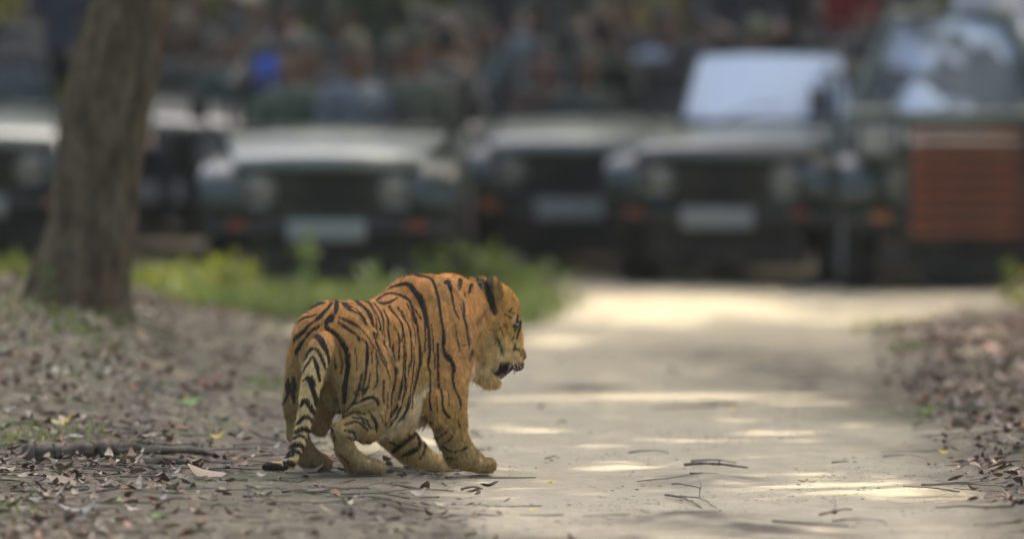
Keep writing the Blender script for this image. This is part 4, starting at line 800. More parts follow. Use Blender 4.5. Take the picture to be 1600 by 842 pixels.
def person(px, Y, pose, base, turn, shirt, trousers, label, skin=0, hat=None, arms='camera', hair=True):
    "base: height of what the person sits or stands on; turn: degrees, 0 faces the photographer"
    shirt = tuple(min(.7, c * 1.15 + .006) for c in shirt) if max(shirt) < .2 else shirt
    base += PJ.uniform(-.10, .08) if pose == 'sit' else 0; turn += PJ.uniform(-28, 28) if arms != 'camera' else PJ.uniform(-8, 8)
    pr = []; sit = pose == 'sit'; hz = base + (.10 if sit else .92); A = np.array
    sh = hz + .50; nk = sh + .09; hc_ = nk + .13
    pr.append(('trousers', [(A((-.06, 0, hz)), .125), (A((.06, 0, hz)), .125)], .05, .85))
    pr.append(('shirt', [(A((0, 0, hz + .10)), .135), (A((0, 0, hz + .26)), .140), (A((0, .0, hz + .40)), .150)], .06, .72)); pr.append(('shirt', [(A((-.13, .01, sh - .03)), .075), (A((.13, .01, sh - .03)), .075)], .06, .9))
    pr.append(('shirt', [(A((-.08, .02, hz + .36)), .10), (A((.08, .02, hz + .36)), .10)], .05, .8))
    pr.append(('skin', [(A((0, .01, sh)), .058), (A((0, -.01, nk + .03)), .053)], .03, 1))
    pr.append(('skin', [(A((0, .015, hc_ + .03)), .092), (A((0, -.015, hc_ - .02)), .080), (A((0, -.035, hc_ - .075)), .052)], .04, 1)); pr.append(('skin', [(A((0, -.098, hc_ + .012)), .010), (A((0, -.112, hc_ - .025)), .015)], .012, 1))
    for s in (-1, 1):
        pr.append(('skin', [(A((s * .088, .01, hc_ + .01)), .018), (A((s * .086, .01, hc_ - .03)), .013)], .008, 1)); pr.append(('eye', [(A((s * .034, -.079, hc_ + .012)), .014)], .004, 1))
    pr.append(('lip', [(A((-.022, -.086, hc_ - .062)), .010), (A((.022, -.086, hc_ - .062)), .010)], .006, 1))
    for s in (-1, 1):
        S = A((s * .185, .01, sh - .045))
        if arms == 'camera': E_ = A((s * .235, -.16, sh - .26)); H = A((s * .075, -.235, hc_ - .03))
        elif arms == 'rail': E_ = A((s * .26, -.10, sh - .29)); H = A((s * .20, -.36, sh - .33))
        else: E_ = A((s * .24, .02, sh - .31)); H = A((s * .15, -.20, sh - .44))
        pr.append(('shirt', lin(S, E_, .058, .047), .03, 1)); mid = E_ * .55 + H * .45; pr.append(('shirt', lin(E_, mid, .046, .042), .02, 1)); pr.append(('skin', lin(mid, H, .034, .026), .012, 1))
        d = (H - E_) / np.linalg.norm(H - E_); sd = np.cross(d, (0, 0, 1.)); sd /= np.linalg.norm(sd) + 1e-9; up = np.cross(sd, d); pr.append(('skin', lin(H, H + d * .06, .030, .034), .015, 1))
        K_ = H + d * .085
        for i, (o, ln_) in enumerate(((-.030, .050), (-.010, .062), (.010, .057), (.029, .043))):
            a = K_ + sd * o; b = a + d * ln_ * .55 - up * .008; c_ = b + d * ln_ * .2 - up * ln_ * .55; pr.append(('skin', [(a, .0105), (b, .0098), (c_, .0085)], .004, 1))
        a = H + d * .03 - sd * s * -.030; pr.append(('skin', [(a, .013), (a + sd * s * .028 + d * .02, .0115), (a + sd * s * .034 + d * .048 - up * .01, .0095)], .006, 1))
        hp_ = A((s * .09, 0, hz - .01))
        if sit: kn = hp_ + A((s * .05, -.42, .03)); an = kn + A((0, -.03, -.42))
        else: kn = hp_ + A((s * .03, -.03, -.43)); an = hp_ + A((s * .04, .02, -.84))
        pr.append(('trousers', lin(hp_, kn, .085, .060), .04, 1)); pr.append(('trousers', lin(kn, an, .060, .043), .02, 1)); pr.append(('shoe', [(an + A((0, .02, -.03)), .042), (an + A((0, -.13, -.05)), .034)], .015, .95, (1., 0, 0)))
    V, Q, pi, nm = sdf_mesh(pr, .0125)
    x = (px - 800) / F_PX * Y; r = empty('person', (x, Y, base), math.radians(turn), label, 'person', 'people watching from the jeeps'); V = V - A((0, 0, base))
    me = np_mesh('body', V, Q); mm_ = {'trousers': cloth(trousers), 'shirt': cloth(shirt), 'skin': SKIN[skin], 'eye': M_EYE, 'lip': M_LIP, 'shoe': M_SHOE}
    for n_ in nm: me.materials.append(mm_[n_])
    me.polygons.foreach_set('material_index', pi.astype(np.int32)); link('body', me, None, r)
    hv = hc_ - base
    if not hat and PJ.random() < .35: hat = PJ.choice([(.05, .06, .04), (.09, .085, .06), (.03, .032, .03), (.13, .12, .09)])
    hr = [('hair', [(A((0, .018, hv + .062)), .095), (A((0, .045, hv - .02)), .082)], .03, 1)]; v, q, _, _ = sdf_mesh(hr, .0125); link('hair', np_mesh('hair', v, q), M_HAIR, r)
    if hat:
        hm = cloth(hat); v, q, _, _ = sdf_mesh([('cap', [(A((0, .015, hv + .075)), .098), (A((0, .02, hv + .085)), .088)], .02, 1), ('cap', [(A((-.05, -.11, hv + .062)), .022), (A((.05, -.11, hv + .062)), .022), (A((0, -.15, hv + .055)), .024)], .03, .4, (0, 0, 1.))], .0125); link('cap', np_mesh('cap', v, q), hm, r)
    if arms == 'camera':
        c0 = A((0, -.30, hv - .03)); rz = math.radians(turn); w = A((c0[0] * math.cos(rz) - c0[1] * math.sin(rz), c0[0] * math.sin(rz) + c0[1] * math.cos(rz), c0[2])) + A((x, Y, base))
        cm = empty('camera', w, rz, 'black camera raised to the eye by the %s' % label.split(' ', 1)[1].replace('person ', 'person ')[:80] if False else CAMLAB.pop(0), 'camera', 'cameras held by the watchers')
        b = MB(); b.box(-.07, .07, -.03, .04, -.05, .05, .012); b.box(-.028, .028, -.03, .035, .045, .078, .01); b.build('camera_body', VM['black'], cm)
        b = MB(); b.lathe([(-.03, .030), (-.05, .038), (-.12, .038), (-.13, .043), (-.20, .043), (-.21, .040), (-.20, .034), (-.17, .030), (-.165, .0005)], 20, 'y'); b.build('camera_lens', VM['iron'], cm)
    return r
CAMLAB = ['black camera held up by the person in the beige cap', 'black camera held up by the standing person in the left middle jeep', 'black camera held up by the pale-faced person right of the left middle jeep', 'black camera held up by the person in the grey-blue shirt', 'black camera held up by the person in dark green behind the third jeep bonnet',
          'black camera held up by the person in dark grey-brown', 'black camera held up by the person in black behind the leaning tree', 'black camera held up by the olive-capped person behind the tree jeep']
DK = (.03, .032, .036)
person(100, 74.6, 'stand', .50, 5, (.045, .05, .065), DK, 'person in dark slate clothes standing in the jeep cut by the left edge', 0, None, 'rest')
person(303, 76.8, 'sit', .98, 10, (.05, .055, .05), DK, 'person with an olive cap seated in the jeep behind the tree', 0, (.16, .13, .09), 'rest')
person(388, 77.1, 'sit', .90, -12, (.10, .105, .10), DK, 'person in a beige cap in the jeep behind the tree', 0, (.52, .46, .36), 'camera')
person(345, 76.2, 'sit', .68, 0, (.025, .04, .035), DK, 'person in dark green at the wheel of the jeep behind the tree', 1, None, 'rest')
person(585, 73.5, 'stand', .50, 4, (.055, .065, .04), (.05, .05, .04), 'person in olive clothes standing up in the left middle jeep', 0, None, 'camera')
person(480, 72.4, 'sit', .64, 0, (.04, .05, .045), DK, 'person in dark green at the left front seat of the left middle jeep', 0, (.05, .06, .045), 'rest')
person(620, 72.5, 'sit', .64, 6, (.09, .11, .10), DK, 'person in grey-green at the right front seat of the left middle jeep', 0, None, 'rest')
person(690, 73.2, 'stand', -.06, 0, (.08, .085, .085), DK, 'pale-faced person standing on the ground right of the left middle jeep', 1, None, 'camera')
person(800, 81.0, 'stand', .50, -5, (.035, .035, .04), DK, 'person in black standing in the farthest jeep of the gap', 0, (.02, .02, .022), 'rest')
person(835, 79.3, 'sit', .84, -8, (.20, .235, .25), DK, 'person in a grey-blue shirt in front of the one in black', 0, None, 'camera')
person(745, 80.5, 'sit', .70, 4, (.055, .06, .045), DK, 'person in olive at the left seat of the farthest jeep', 0, (.07, .07, .05), 'rest')
person(848, 77.4, 'sit', .62, 0, (.075, .05, .04), DK, 'person in dark brown at the left front seat of the half hidden third jeep', 1, None, 'rest')
person(942, 78.0, 'sit', .74, -6, (.035, .055, .04), DK, 'person in dark green seated behind the bonnet of the half hidden third jeep', 0, (.10, .075, .05), 'camera')
person(1037, 78.8, 'sit', .74, -14, (.32, .36, .43), DK, 'person in a pale blue shirt at the back of the half hidden third jeep', 0, None, 'rail')
person(1098, 78.5, 'sit', .78, 5, (.05, .05, .05), DK, 'person in black left of the blue-white windscreen', 1, None, 'rest')
person(1150, 76.2, 'stand', .50, -8, (.04, .042, .05), DK, 'person in charcoal standing in the jeep with the blue-white windscreen', 0, None, 'rail')
person(1225, 76.5, 'stand', .50, -8, (.06, .055, .05), DK, 'person in dark grey-brown standing right of the one in charcoal', 0, None, 'camera')
person(1264, 84.6, 'stand', .50, 0, (.16, .36, .46), DK, 'person in a bright cyan-blue shirt at the back right', 0, None, 'rest')
person(1312, 84.4, 'stand', .50, -6, (.20, .025, .03), (.16, .03, .03), 'person in dark red at the back right beside the one in cyan', 0, None, 'rest')
person(1395, 84.7, 'stand', .50, -6, (.12, .14, .13), DK, 'person in grey-green at the back right beside the one in red', 0, None, 'rail')
person(1485, 73.7, 'sit', .66, 2, (.05, .055, .05), DK, 'person in dark clothes behind the windscreen of the slatted-guard jeep', 0, None, 'rest')
person(1545, 74.9, 'stand', .50, 6, (.62, .64, .70), DK, 'person in a white shirt standing in the slatted-guard jeep', 0, None, 'rest')
person(1602, 75.3, 'stand', .50, 0, (.45, .50, .62), DK, 'person in a pale blue shirt standing at the right edge in the slatted-guard jeep', 0, None, 'rest')

for a in [(180, 73.2, 'sit', .64, 6, (.05, .06, .045), DK, 'person in dark olive right behind the leaning trunk', 0, None, 'rest'), (20, 74.3, 'sit', .66, 8, (.07, .075, .07), DK, 'person in grey at the left edge of the picture', 1, None, 'rest'), (265, 77.8, 'stand', .5, 0, (.035, .04, .04), DK, 'person in near-black standing right of the leaning trunk', 0, None, 'rest'),
          (440, 73.6, 'sit', .90, 5, (.055, .07, .055), DK, 'person in moss green on the rear bench of the left middle jeep', 0, (.035, .04, .03), 'rest'), (535, 73.4, 'sit', .88, -5, (.11, .10, .085), DK, 'person in taupe on the rear bench of the left middle jeep', 1, None, 'rail'), (660, 73.8, 'sit', .90, 0, (.10, .045, .035), DK, 'person in rust brown at the right rear of the left middle jeep', 0, None, 'rest'),
          (720, 80.0, 'sit', .62, 0, (.04, .05, .05), DK, 'person at the front left seat of the farthest jeep', 0, None, 'rest'), (775, 81.7, 'stand', .5, 0, (.06, .065, .05), DK, 'person in drab green standing left of the one in black', 0, None, 'rail'), (885, 78.9, 'sit', .92, 4, (.05, .055, .04), DK, 'person in drab olive on the rear bench of the third jeep', 0, (.05, .05, .035), 'rest'),
          (980, 79.2, 'sit', .94, 0, (.045, .05, .06), DK, 'person in dark blue-grey beside the pale blue shirt', 1, None, 'rest'), (915, 77.3, 'sit', .60, 0, (.05, .06, .05), DK, 'person in dark grey-green in front of the drab olive one', 0, None, 'rest'), (1180, 75.3, 'sit', .62, -10, (.05, .055, .05), DK, 'driver in dark clothes behind the blue-white windscreen', 0, None, 'rest'),
          (1350, 85.2, 'sit', .98, 0, (.13, .10, .08), DK, 'person in brown between the red and the grey-green at the back right', 0, (.20, .18, .13), 'rest')]: person(*a)

for a in [(455, 71.9, 'sit', .66, 0, (.06, .085, .06), DK, 'person in green leaning at the left front of the left middle jeep', 1, None, 'rail'), (555, 71.8, 'sit', .68, 0, (.11, .13, .15), DK, 'person in blue-grey in the middle of the left middle jeep', 0, (.10, .10, .07), 'rest'), (520, 74.2, 'stand', .5, 0, (.05, .06, .045), DK, 'person in dark olive standing at the back of the left middle jeep', 0, None, 'rail'),
          (650, 72.0, 'sit', .66, 0, (.09, .10, .075), DK, 'person in sage at the right front corner of the left middle jeep', 0, (.045, .05, .035), 'rest'), 
          (285, 76.6, 'sit', .66, 0, (.06, .06, .05), DK, 'person in grey-brown at the left front of the jeep behind the tree', 0, None, 'rest'), (370, 75.9, 'sit', .62, 0, (.05, .07, .06), DK, 'person in deep teal at the right front of the jeep behind the tree', 1, (.04, .05, .05), 'rest'), (880, 78.9, 'stand', .5, 0, (.07, .075, .06), DK, 'person in khaki drab standing in the third jeep', 0, None, 'rail')]: person(*a)
# ---------------------------------------------------------------- fallen leaves, twigs, grass
def leaf_template(L_, w, curl, fold, twist, rs):
    "dry curled leaf: 2 x 5 quads along a bent midrib"
    n = 6; t_ = np.linspace(0, 1, n); wd = w * np.sin(np.pi * np.clip(t_ * .94 + .03, 0, 1)) ** .8; V = []
    for i, u in enumerate(t_):
        a = curl * (u - .5); x = L_ * (u - .5); z = abs(curl) * L_ * .5 * (u - .5) ** 2 * 2; tw = twist * (u - .5)
        for sgn in (-1, 0, 1):
            y = sgn * wd[i] * .5; zz = z + (abs(sgn) * fold * wd[i] * .5) + y * math.sin(tw) + rs.gauss(0, .0025); V.append((x, y * math.cos(tw), zz))
    F = [(i * 3 + j, i * 3 + j + 1, i * 3 + j + 4, i * 3 + j + 3) for i in range(n - 1) for j in (0, 1)]
    V = np.array(V); V[:, 2] -= V[:, 2].min(); return V, np.array(F)
lr = random.Random(5)
TPL = [leaf_template(1.0, lr.uniform(.32, .55), lr.uniform(-1.3, 1.6), lr.uniform(-.5, .9), lr.uniform(-1.2, 1.2), lr) for _ in range(14)]
def simple_leaf_mat(name, a, b):
    m, t, bs = nodes(name); c = coord(t); g = t.nodes.new('ShaderNodeObjectInfo')
    o = mix(t, g.outputs['Random'], a, b); o = mix(t, ramp(t, noise(t, c, 40, 5), [(.35, (0, 0, 0)), (.75, (.7, .7, .7))]).outputs[0], o, tuple(x * .45 for x in a))
    L(t, o, bs.inputs['Base Color']); bs.inputs['Roughness'].default_value = .6; bs.inputs['Specular IOR Level'].default_value = .35; return m
LM = {'brown': simple_leaf_mat('dry_brown_leaf', (.17, .11, .07), (.26, .18, .12)), 'grey': simple_leaf_mat('weathered_grey_leaf', (.27, .245, .205), (.38, .345, .29)),
      'tan': simple_leaf_mat('pale_tan_leaf', (.42, .32, .21), (.50, .40, .29)), 'red': simple_leaf_mat('red_brown_leaf', (.20, .075, .045), (.30, .12, .07)),
      'yellow': simple_leaf_mat('yellow_leaf', (.62, .47, .04), (.70, .55, .06)), 'green': simple_leaf_mat('green_leaf', (.16, .30, .07), (.22, .36, .10)), 'dark': simple_leaf_mat('rotten_dark_leaf', (.06, .045, .035), (.10, .075, .055))}
LMESH = {}
def leaf_obj(kind, k, x, Y, size, rot, label, group=None, tilt=None, dz=0.0, w=None):
    if (kind, k) not in LMESH:
        v, f = TPL[k]; LMESH[kind, k] = np_mesh('fallen_leaf', v, f); LMESH[kind, k].materials.append(LM[kind])
    o = bpy.data.objects.new('fallen_leaf', LMESH[kind, k]); COL.objects.link(o)
    o.location = (x, Y, float(ground_z(x, Y)) + .002 + dz); tl = tilt or (lr.gauss(0, .22), lr.gauss(0, .22)); o.rotation_euler = (tl[0], tl[1], rot); o.scale = (size, size * (w or 1), size)
    return tag(o, label, 'leaf', group)
def on_ground(px, py):
    "ground point under a photograph pixel"
    u, z = ray(px, py); Y = CAM_H / -z
    for _ in range(12): Y = (CAM_H - float(ground_z(u * Y, Y))) / -z
    return u * Y, Y
for kind, k, px, py, wpx, lab in [('yellow', 2, 1477, 709, 20, 'bright yellow leaf standing on the right side of the track'), ('yellow', 5, 1000, 434, 34, 'yellow leaf on the sunlit far end of the track before the middle jeep'), ('yellow', 7, 1585, 466, 40, 'large yellow leaf on the right bank below the slatted jeep'),
    ('yellow', 3, 340, 684, 26, 'yellow leaf on bare soil left of the tail tip'), ('green', 1, 300, 636, 46, 'pale green oval leaf on the soil left of the hips of the tiger'), ('red', 4, 318, 603, 60, 'curled red-brown leaf left of the tiger, biggest of its colour there'), ('tan', 9, 322, 750, 60, 'pale yellow-tan leaf beside the fallen branch'),
    ('tan', 6, 485, 737, 44, 'pinkish tan leaf lying at the tail of the tiger'), ('yellow', 8, 97, 678, 34, 'broad orange-yellow leaf near the left edge of the verge'), ('green', 2, 12, 688, 30, 'yellow-green leaf at the left edge of the picture'), ('green', 10, 190, 783, 24, 'small green leaf in the near left litter'), ('green', 11, 248, 812, 26, 'green leaf lowest in the near left litter'),
    ('tan', 12, 96, 762, 56, 'large curled tan leaf in the near left litter'), ('yellow', 0, 858, 758, 14, 'small yellow leaf in front of the forepaw'), ('yellow', 9, 832, 801, 12, 'tiny orange-yellow leaf low on the track'), ('yellow', 13, 1144, 640, 14, 'tiny yellow leaf in the middle of the track'),
    ('red', 2, 1570, 552, 60, 'red-brown leaf pile top on the right bank'), ('grey', 3, 132, 800, 70, 'broad grey leaf flat in the near left litter'), ('red', 9, 60, 735, 40, 'dark red leaf at the end of the fallen branch'), ('green', 6, 1450, 645, 18, 'small green leaf at the right edge of the track'), ('tan', 1, 690, 792, 26, 'tan leaf at the left edge of the track in front')]:
    x, Y = on_ground(px, py); leaf_obj(kind, k, x, Y, wpx / F_PX * Y * 1.05, lr.uniform(-.5, .5), lab, dz=.006, tilt=(lr.uniform(.2, .5), lr.uniform(-.3, .3)), w=1.2)
def litter_density(x, Y):
    ra = road_amount(x, Y); left = (1 - ra) * (x < .5); right = (1 - ra) * (x > 1.0)
    return left * (.16 + .84 * sstep(-.9, -2.0, x)) * (.35 + smooth_noise(x, Y, 61, 3, 1.2)) + right * 1.2 * sstep(1.75, 2.3, x) + .002
def scatter(n, box):
    x = NR.uniform(box[0], box[1], n * 6); Y = NR.uniform(box[2], box[3], n * 6); k = NR.random(n * 6) < litter_density(x, Y); return x[k][:n], Y[k][:n]
# the biggest dry leaves one by one
kinds = ['brown', 'grey', 'tan', 'red', 'dark', 'grey', 'brown', 'grey']
GL = {'brown': 'dry brown leaf lying', 'grey': 'weathered grey leaf lying', 'tan': 'pale tan dry leaf lying', 'red': 'small red-brown dry leaf', 'dark': 'dark rotten leaf lying'}
def zone(x, Y): return 'on the right bank' if x > 1.4 else 'right of the tail' if x > -.9 and Y < 50 else 'at the track edge' if x > -.9 else 'before the fallen branch' if Y < 48.6 else 'beyond the fallen branch' if Y < 52 else 'towards the leaning tree'
xs, ys = scatter(190, (-2.9, 1.0, 43.6, 57)); xr, yr = scatter(85, (1.7, 3.2, 47, 64)); xs = np.r_[xs, xr]; ys = np.r_[ys, yr]
for x, Y in zip(xs, ys):
    kd = lr.choice(kinds if x < 1.4 else ['brown', 'tan', 'red', 'grey', 'brown', 'tan']); zn = zone(x, Y); leaf_obj(kd, lr.randrange(14), x, Y, lr.uniform(.04, .095), lr.uniform(0, 6.28), GL[kd] + ' ' + zn, kd + ' leaves ' + zn, dz=lr.uniform(0, .012))
# the rest of the litter, nobody could count it
def litter_mesh(n, box, smin, smax, name, colours, far=False):
    x, Y = scatter(n, box); n = len(x); z = ground_z(x, Y); V = []; F = []; C = []; o = 0; cols = np.array(colours)
    which = NR.integers(0, len(TPL), n); sz = NR.uniform(smin, smax, n) ; rz = NR.uniform(0, 6.28, n); tx = NR.normal(0, .24, n); ty = NR.normal(0, .24, n); ci = NR.integers(0, len(cols), n); br = NR.uniform(.6, 1.35, n)
    for k in range(len(TPL)):
        w = np.where(which == k)[0]; v, f = TPL[k]
        if far: f = np.stack([f.reshape(-1, 2, 4)[::1, 0, :], f.reshape(-1, 2, 4)[:, 1, :]], 1).reshape(-1, 4)
        p = v[None] * sz[w, None, None]
        cz, sz_ = np.cos(rz[w])[:, None], np.sin(rz[w])[:, None]; ax, ay = tx[w][:, None], ty[w][:, None]
        X = p[..., 0] * cz - p[..., 1] * sz_; Yy = p[..., 0] * sz_ + p[..., 1] * cz; Z = p[..., 2] + X * np.sin(ay) + Yy * np.sin(ax)
        Z -= Z.min(1, keepdims=True); pile = NR.random((len(w), 1)) ** 2 * .03
        V.append(np.stack([X + x[w][:, None], Yy + Y[w][:, None], Z + z[w][:, None] + pile], -1).reshape(-1, 3))
        F.append((f[None] + (np.arange(len(w)) * len(v))[:, None, None]).reshape(-1, 4) + o); o += len(w) * len(v)
        C.append(np.repeat(cols[ci[w]] * br[w][:, None], len(v), 0))
    me = np_mesh(name, np.concatenate(V), np.concatenate(F)); C = np.concatenate(C)
    a = me.color_attributes.new('tint', 'FLOAT_COLOR', 'POINT'); a.data.foreach_set('color', np.concatenate([C, np.ones((len(C), 1))], 1).astype(np.float32).ravel()); return me
m, t, bs = nodes('mixed_litter'); a_ = t.nodes.new('ShaderNodeAttribute'); a_.attribute_name = 'tint'
L(t, mix(t, ramp(t, noise(t, coord(t), 60, 4), [(.35, (0, 0, 0)), (.75, (.6, .6, .6))]).outputs[0], a_.outputs['Color'], (.08, .065, .05)), bs.inputs['Base Color']); bs.inputs['Roughness'].default_value = .6; bs.inputs['Specular IOR Level'].default_value = .3; M_LIT = m
DRY = [(.15, .11, .065), (.21, .18, .13), (.29, .25, .18), (.10, .078, .05), (.17, .135, .09), (.21, .10, .055), (.38, .31, .20), (.065, .052, .035), (.40, .36, .27), (.26, .13, .07)]
PUR = [(.25, .175, .13), (.33, .25, .195), (.19, .125, .09), (.42, .33, .26), (.13, .088, .062), (.27, .11, .06), (.37, .27, .19)]
tag(link('leaf_litter', litter_mesh(6800, (-3.4, 1.6, 42.8, 68), .018, .085, 'leaf_litter', DRY), M_LIT), kind='stuff')
tag(link('leaf_litter', litter_mesh(6500, (1.6, 4.2, 46.5, 68), .028, .09, 'leaf_litter', PUR), M_LIT), kind='stuff')
# bits of bark, straw and soil crumbs on the track
def crumbs(n, box, smin, smax, flat=1.0, dens=None):
    x = NR.uniform(box[0], box[1], n * 3); Y = NR.uniform(box[2], box[3], n * 3)
    cl = smooth_noise(x, Y * .6, 71, 4, 2.2); k = NR.random(n * 3) < np.clip((cl - .46) * 3.2, .012 if smax > .02 else .25, 1); x = x[k][:n]; Y = Y[k][:n]; n = len(x); z = ground_z(x, Y)
    ln = smin + (smax - smin) * NR.random(n) ** 2.5; wd = ln * NR.uniform(.06, .5, n) ** flat; a = NR.uniform(0, 3.14, n); h = wd * NR.uniform(.12, .45, n)
    dx = np.cos(a) * ln / 2; dy = np.sin(a) * ln / 2; nx = -np.sin(a) * wd / 2; ny = np.cos(a) * wd / 2; zz = z + .001
    V = np.stack([np.stack([x - dx, Y - dy, zz], 1), np.stack([x + nx, Y + ny, zz], 1), np.stack([x + dx, Y + dy, zz + h * .3], 1), np.stack([x - nx, Y - ny, zz], 1), np.stack([x, Y, zz + h], 1)], 1).reshape(-1, 3)
    i = np.arange(n)[:, None] * 5; F = np.concatenate([i + [0, 3, 4], i + [3, 2, 4], i + [2, 1, 4], i + [1, 0, 4]]); return V, F
m, t, bs = nodes('bark_crumbs'); g = t.nodes.new('ShaderNodeNewGeometry'); L(t, ramp(t, g.outputs['Random Per Island'], [(0, (.05, .04, .03)), (.5, (.10, .08, .06)), (.8, (.17, .14, .10)), (1, (.36, .31, .23))]).outputs[0], bs.inputs['Base Color']); bs.inputs['Roughness'].default_value = .9; M_CR = m
v1, f1 = crumbs(11000, (-1.2, 2.9, 43, 58), .003, .032); v2, f2 = crumbs(14000, (-3, -.1, 43, 58), .006, .08)
v3, f3 = crumbs(9000, (-.6, 2.2, 43.2, 56), .003, .014); o_ = len(v1)
tag(link('bark_crumbs', np_mesh('bark_crumbs', np.concatenate([v1, v2, v3]), np.concatenate([f1, f2 + o_, f3 + o_ + len(v2)]), False), M_CR), kind='stuff')
# twigs and the fallen branch
M_TW = mat('dead_wood', (.13, .11, .085), .9, var=.45, scale=14, bump_s=.5, spec=.2); M_TW2 = mat('grey_log_bark', (.12, .10, .078), .95, var=.6, scale=9, bump_s=.8, spec=.1)
def stick(px0, py0, px1, py1, rpx, lab, forks=0, lift=0.0, mat_=None, name='twig', seg=9, sides=6, arch=.01):
    (x0, Y0), (x1, Y1) = on_ground(px0, py0), on_ground(px1, py1); a = np.array((x0, Y0)); b = np.array((x1, Y1)); p = np.linspace(0, 1, seg); q = a[None] * (1 - p[:, None]) + b[None] * p[:, None]
    ln = np.linalg.norm(b - a); q += np.cumsum(NR.normal(0, .018 * ln, (seg, 2)), 0) * np.sin(np.pi * p)[:, None]; r = rpx * (.68 if name == 'twig' else 1.0) / F_PX * Y0; z = ground_z(q[:, 0], q[:, 1]).max() * .5 + ground_z(q[:, 0], q[:, 1]) * .5 + r * .7 + lift * p + arch * np.sin(np.pi * p)
    pth = np.c_[q, z]; rad = r * (1 - .55 * p) * (1 + .25 * NR.normal(0, .6, seg).clip(-1, 1)); o = pth[0].copy(); parts = [tube(pth - o, rad, sides, .15 if sides < 9 else .42, lr.randrange(99))]
    for k in range(forks):
        i = lr.randrange(2, seg - 2); d = (pth[i + 1] - pth[i]); d /= np.linalg.norm(d); e = pth[i] + (d * .6 + np.array((lr.uniform(-.4, .4), lr.uniform(-.4, .4), lr.uniform(.1, .6)))) * ln * lr.uniform(.2, .4); parts.append(tube(limb_path(pth[i], e, 5, .03) - o, np.linspace(r * .5, r * .15, 5), 5))
    ob = link(name, quads_mesh(name, parts), mat_ or M_TW); ob.location = o; return tag(ob, lab, 'branch' if name == 'fallen_branch' else 'twig')
stick(40, 716, 238, 706, 13, 'thick grey fallen branch lying on the left verge', 1, .0, M_TW2, 'fallen_branch', 60, 22)
stick(225, 712, 335, 716, 8, 'shorter grey branch piece at the right end of the thick fallen branch', 0, 0, M_TW2, 'fallen_branch', 30, 16)
stick(228, 730, 310, 729, 8, 'stub of grey branch just in front of the thick fallen branch', 0, 0, M_TW2, 'fallen_branch', 12, 12)
stick(172, 716, 214, 684, 2, 'thin forked twig rising from the thick fallen branch', 1, .05)
for i, (a, b, c_, d, r, lab) in enumerate([(1070, 728, 1168, 733, 4.5, 'thickest dark twig on the soil heap in the track'), (1080, 721, 1150, 724, 2.5, 'thin dark twig behind the thickest one on the soil heap'), (1040, 776, 1095, 794, 3, 'crooked twig on the near soil heap'), (1060, 778, 1120, 796, 2, 'slim twig to the right on the near soil heap'), (1050, 757, 1095, 764, 2, 'slim twig at the front foot of the soil heap'),
    (982, 708, 1045, 709, 2, 'thin straight twig left of the soil heap'), (1280, 805, 1330, 799, 3, 'short dark twig low on the right of the track'), 
    (1300, 815, 1385, 816, 2, 'long thin twig lowest on the right of the track'), (720, 764, 755, 766, 3.5, 'stubby twig in front of the forepaw'), (560, 760, 640, 756, 2, 'thin twig in front of the hind paw'), (600, 775, 700, 770, 2, 'long thin twig in the soil before the tiger'),
    (420, 798, 470, 790, 3, 'short dark twig in the near soil below the tail'), (350, 720, 440, 700, 1.8, 'thin pale twig behind the tail tip'), (300, 702, 430, 703, 2.4, 'long twig running towards the tail tip'), (440, 770, 530, 775, 2.2, 'long twig low in front of the hind feet'), (60, 815, 130, 760, 2.6, 'twig slanting in the near left litter'), (130, 835, 190, 790, 2.2, 'forked twig lowest in the near left litter'), (240, 790, 290, 780, 2.5, 'short twig in the near litter under the branch'),
    (690, 810, 760, 812, 1.6, 'pale straw twig at the near edge of the track'), (1440, 690, 1560, 680, 2, 'thin twig at the right edge of the track'), (1380, 715, 1450, 717, 1.8, 'thin twig below the yellow leaf'), (1440, 755, 1590, 765, 2.2, 'long twig in the litter at the right edge'), ]):
    stick(a, b, c_, d, r, lab, 1 if i % 3 == 0 else 0)
def more_twigs(n, box):
    P_ = []
    for _ in range(n):
        x, Y = lr.uniform(*box[:2]), lr.uniform(*box[2:])
        if lr.random() > float(litter_density(np.array([x]), np.array([Y]))[0]) * .9 + .035: continue
        a = lr.uniform(0, 6.28); l_ = lr.uniform(.06, .34); q = np.stack([np.linspace(x, x + math.cos(a) * l_, 4), np.linspace(Y, Y + math.sin(a) * l_, 4)], 1) + NR.normal(0, .01, (4, 2)); z = ground_z(q[:, 0], q[:, 1]) + .006 + NR.random() * .012
        P_.append(tube(np.c_[q, z], np.linspace(1, .5, 4) * lr.uniform(.0015, .005), 4, cap=False))
    return P_
tag(link('twig_litter', quads_mesh('twig_litter', more_twigs(1500, (-3, 3, 43, 60)) + more_twigs(900, (-3, -.2, 43, 52))), M_TW), kind='stuff')
# grass and weeds
def blades(n, fx, hmin, hmax, w=.006, lean=.5):
    x, Y = fx(n); z = ground_z(x, Y) - .005; n = len(x); h = NR.uniform(hmin, hmax, n); a = NR.uniform(0, 6.28, n); ln = h * lean * NR.random(n); dx, dy = np.cos(a) * ln, np.sin(a) * ln; b = a + 1.57 + NR.normal(0, .4, n); wx, wy = np.cos(b) * w * NR.uniform(.6, 1.6, n), np.sin(b) * w
    lv = []
    for t_, ww in ((0, 1), (.55, .85), (1, .05)):
        c_ = np.stack([x + dx * t_ ** 1.8, Y + dy * t_ ** 1.8, z + h * t_ * (1 - .25 * t_)], 1); s = np.stack([wx, wy, np.zeros(n)], 1) * ww; lv += [c_ - s, c_ + s]
    V = np.stack(lv, 1).reshape(-1, 3); i = np.arange(n)[:, None] * 6; F = np.concatenate([i + [0, 1, 3, 2], i + [2, 3, 5, 4]]); return V, F
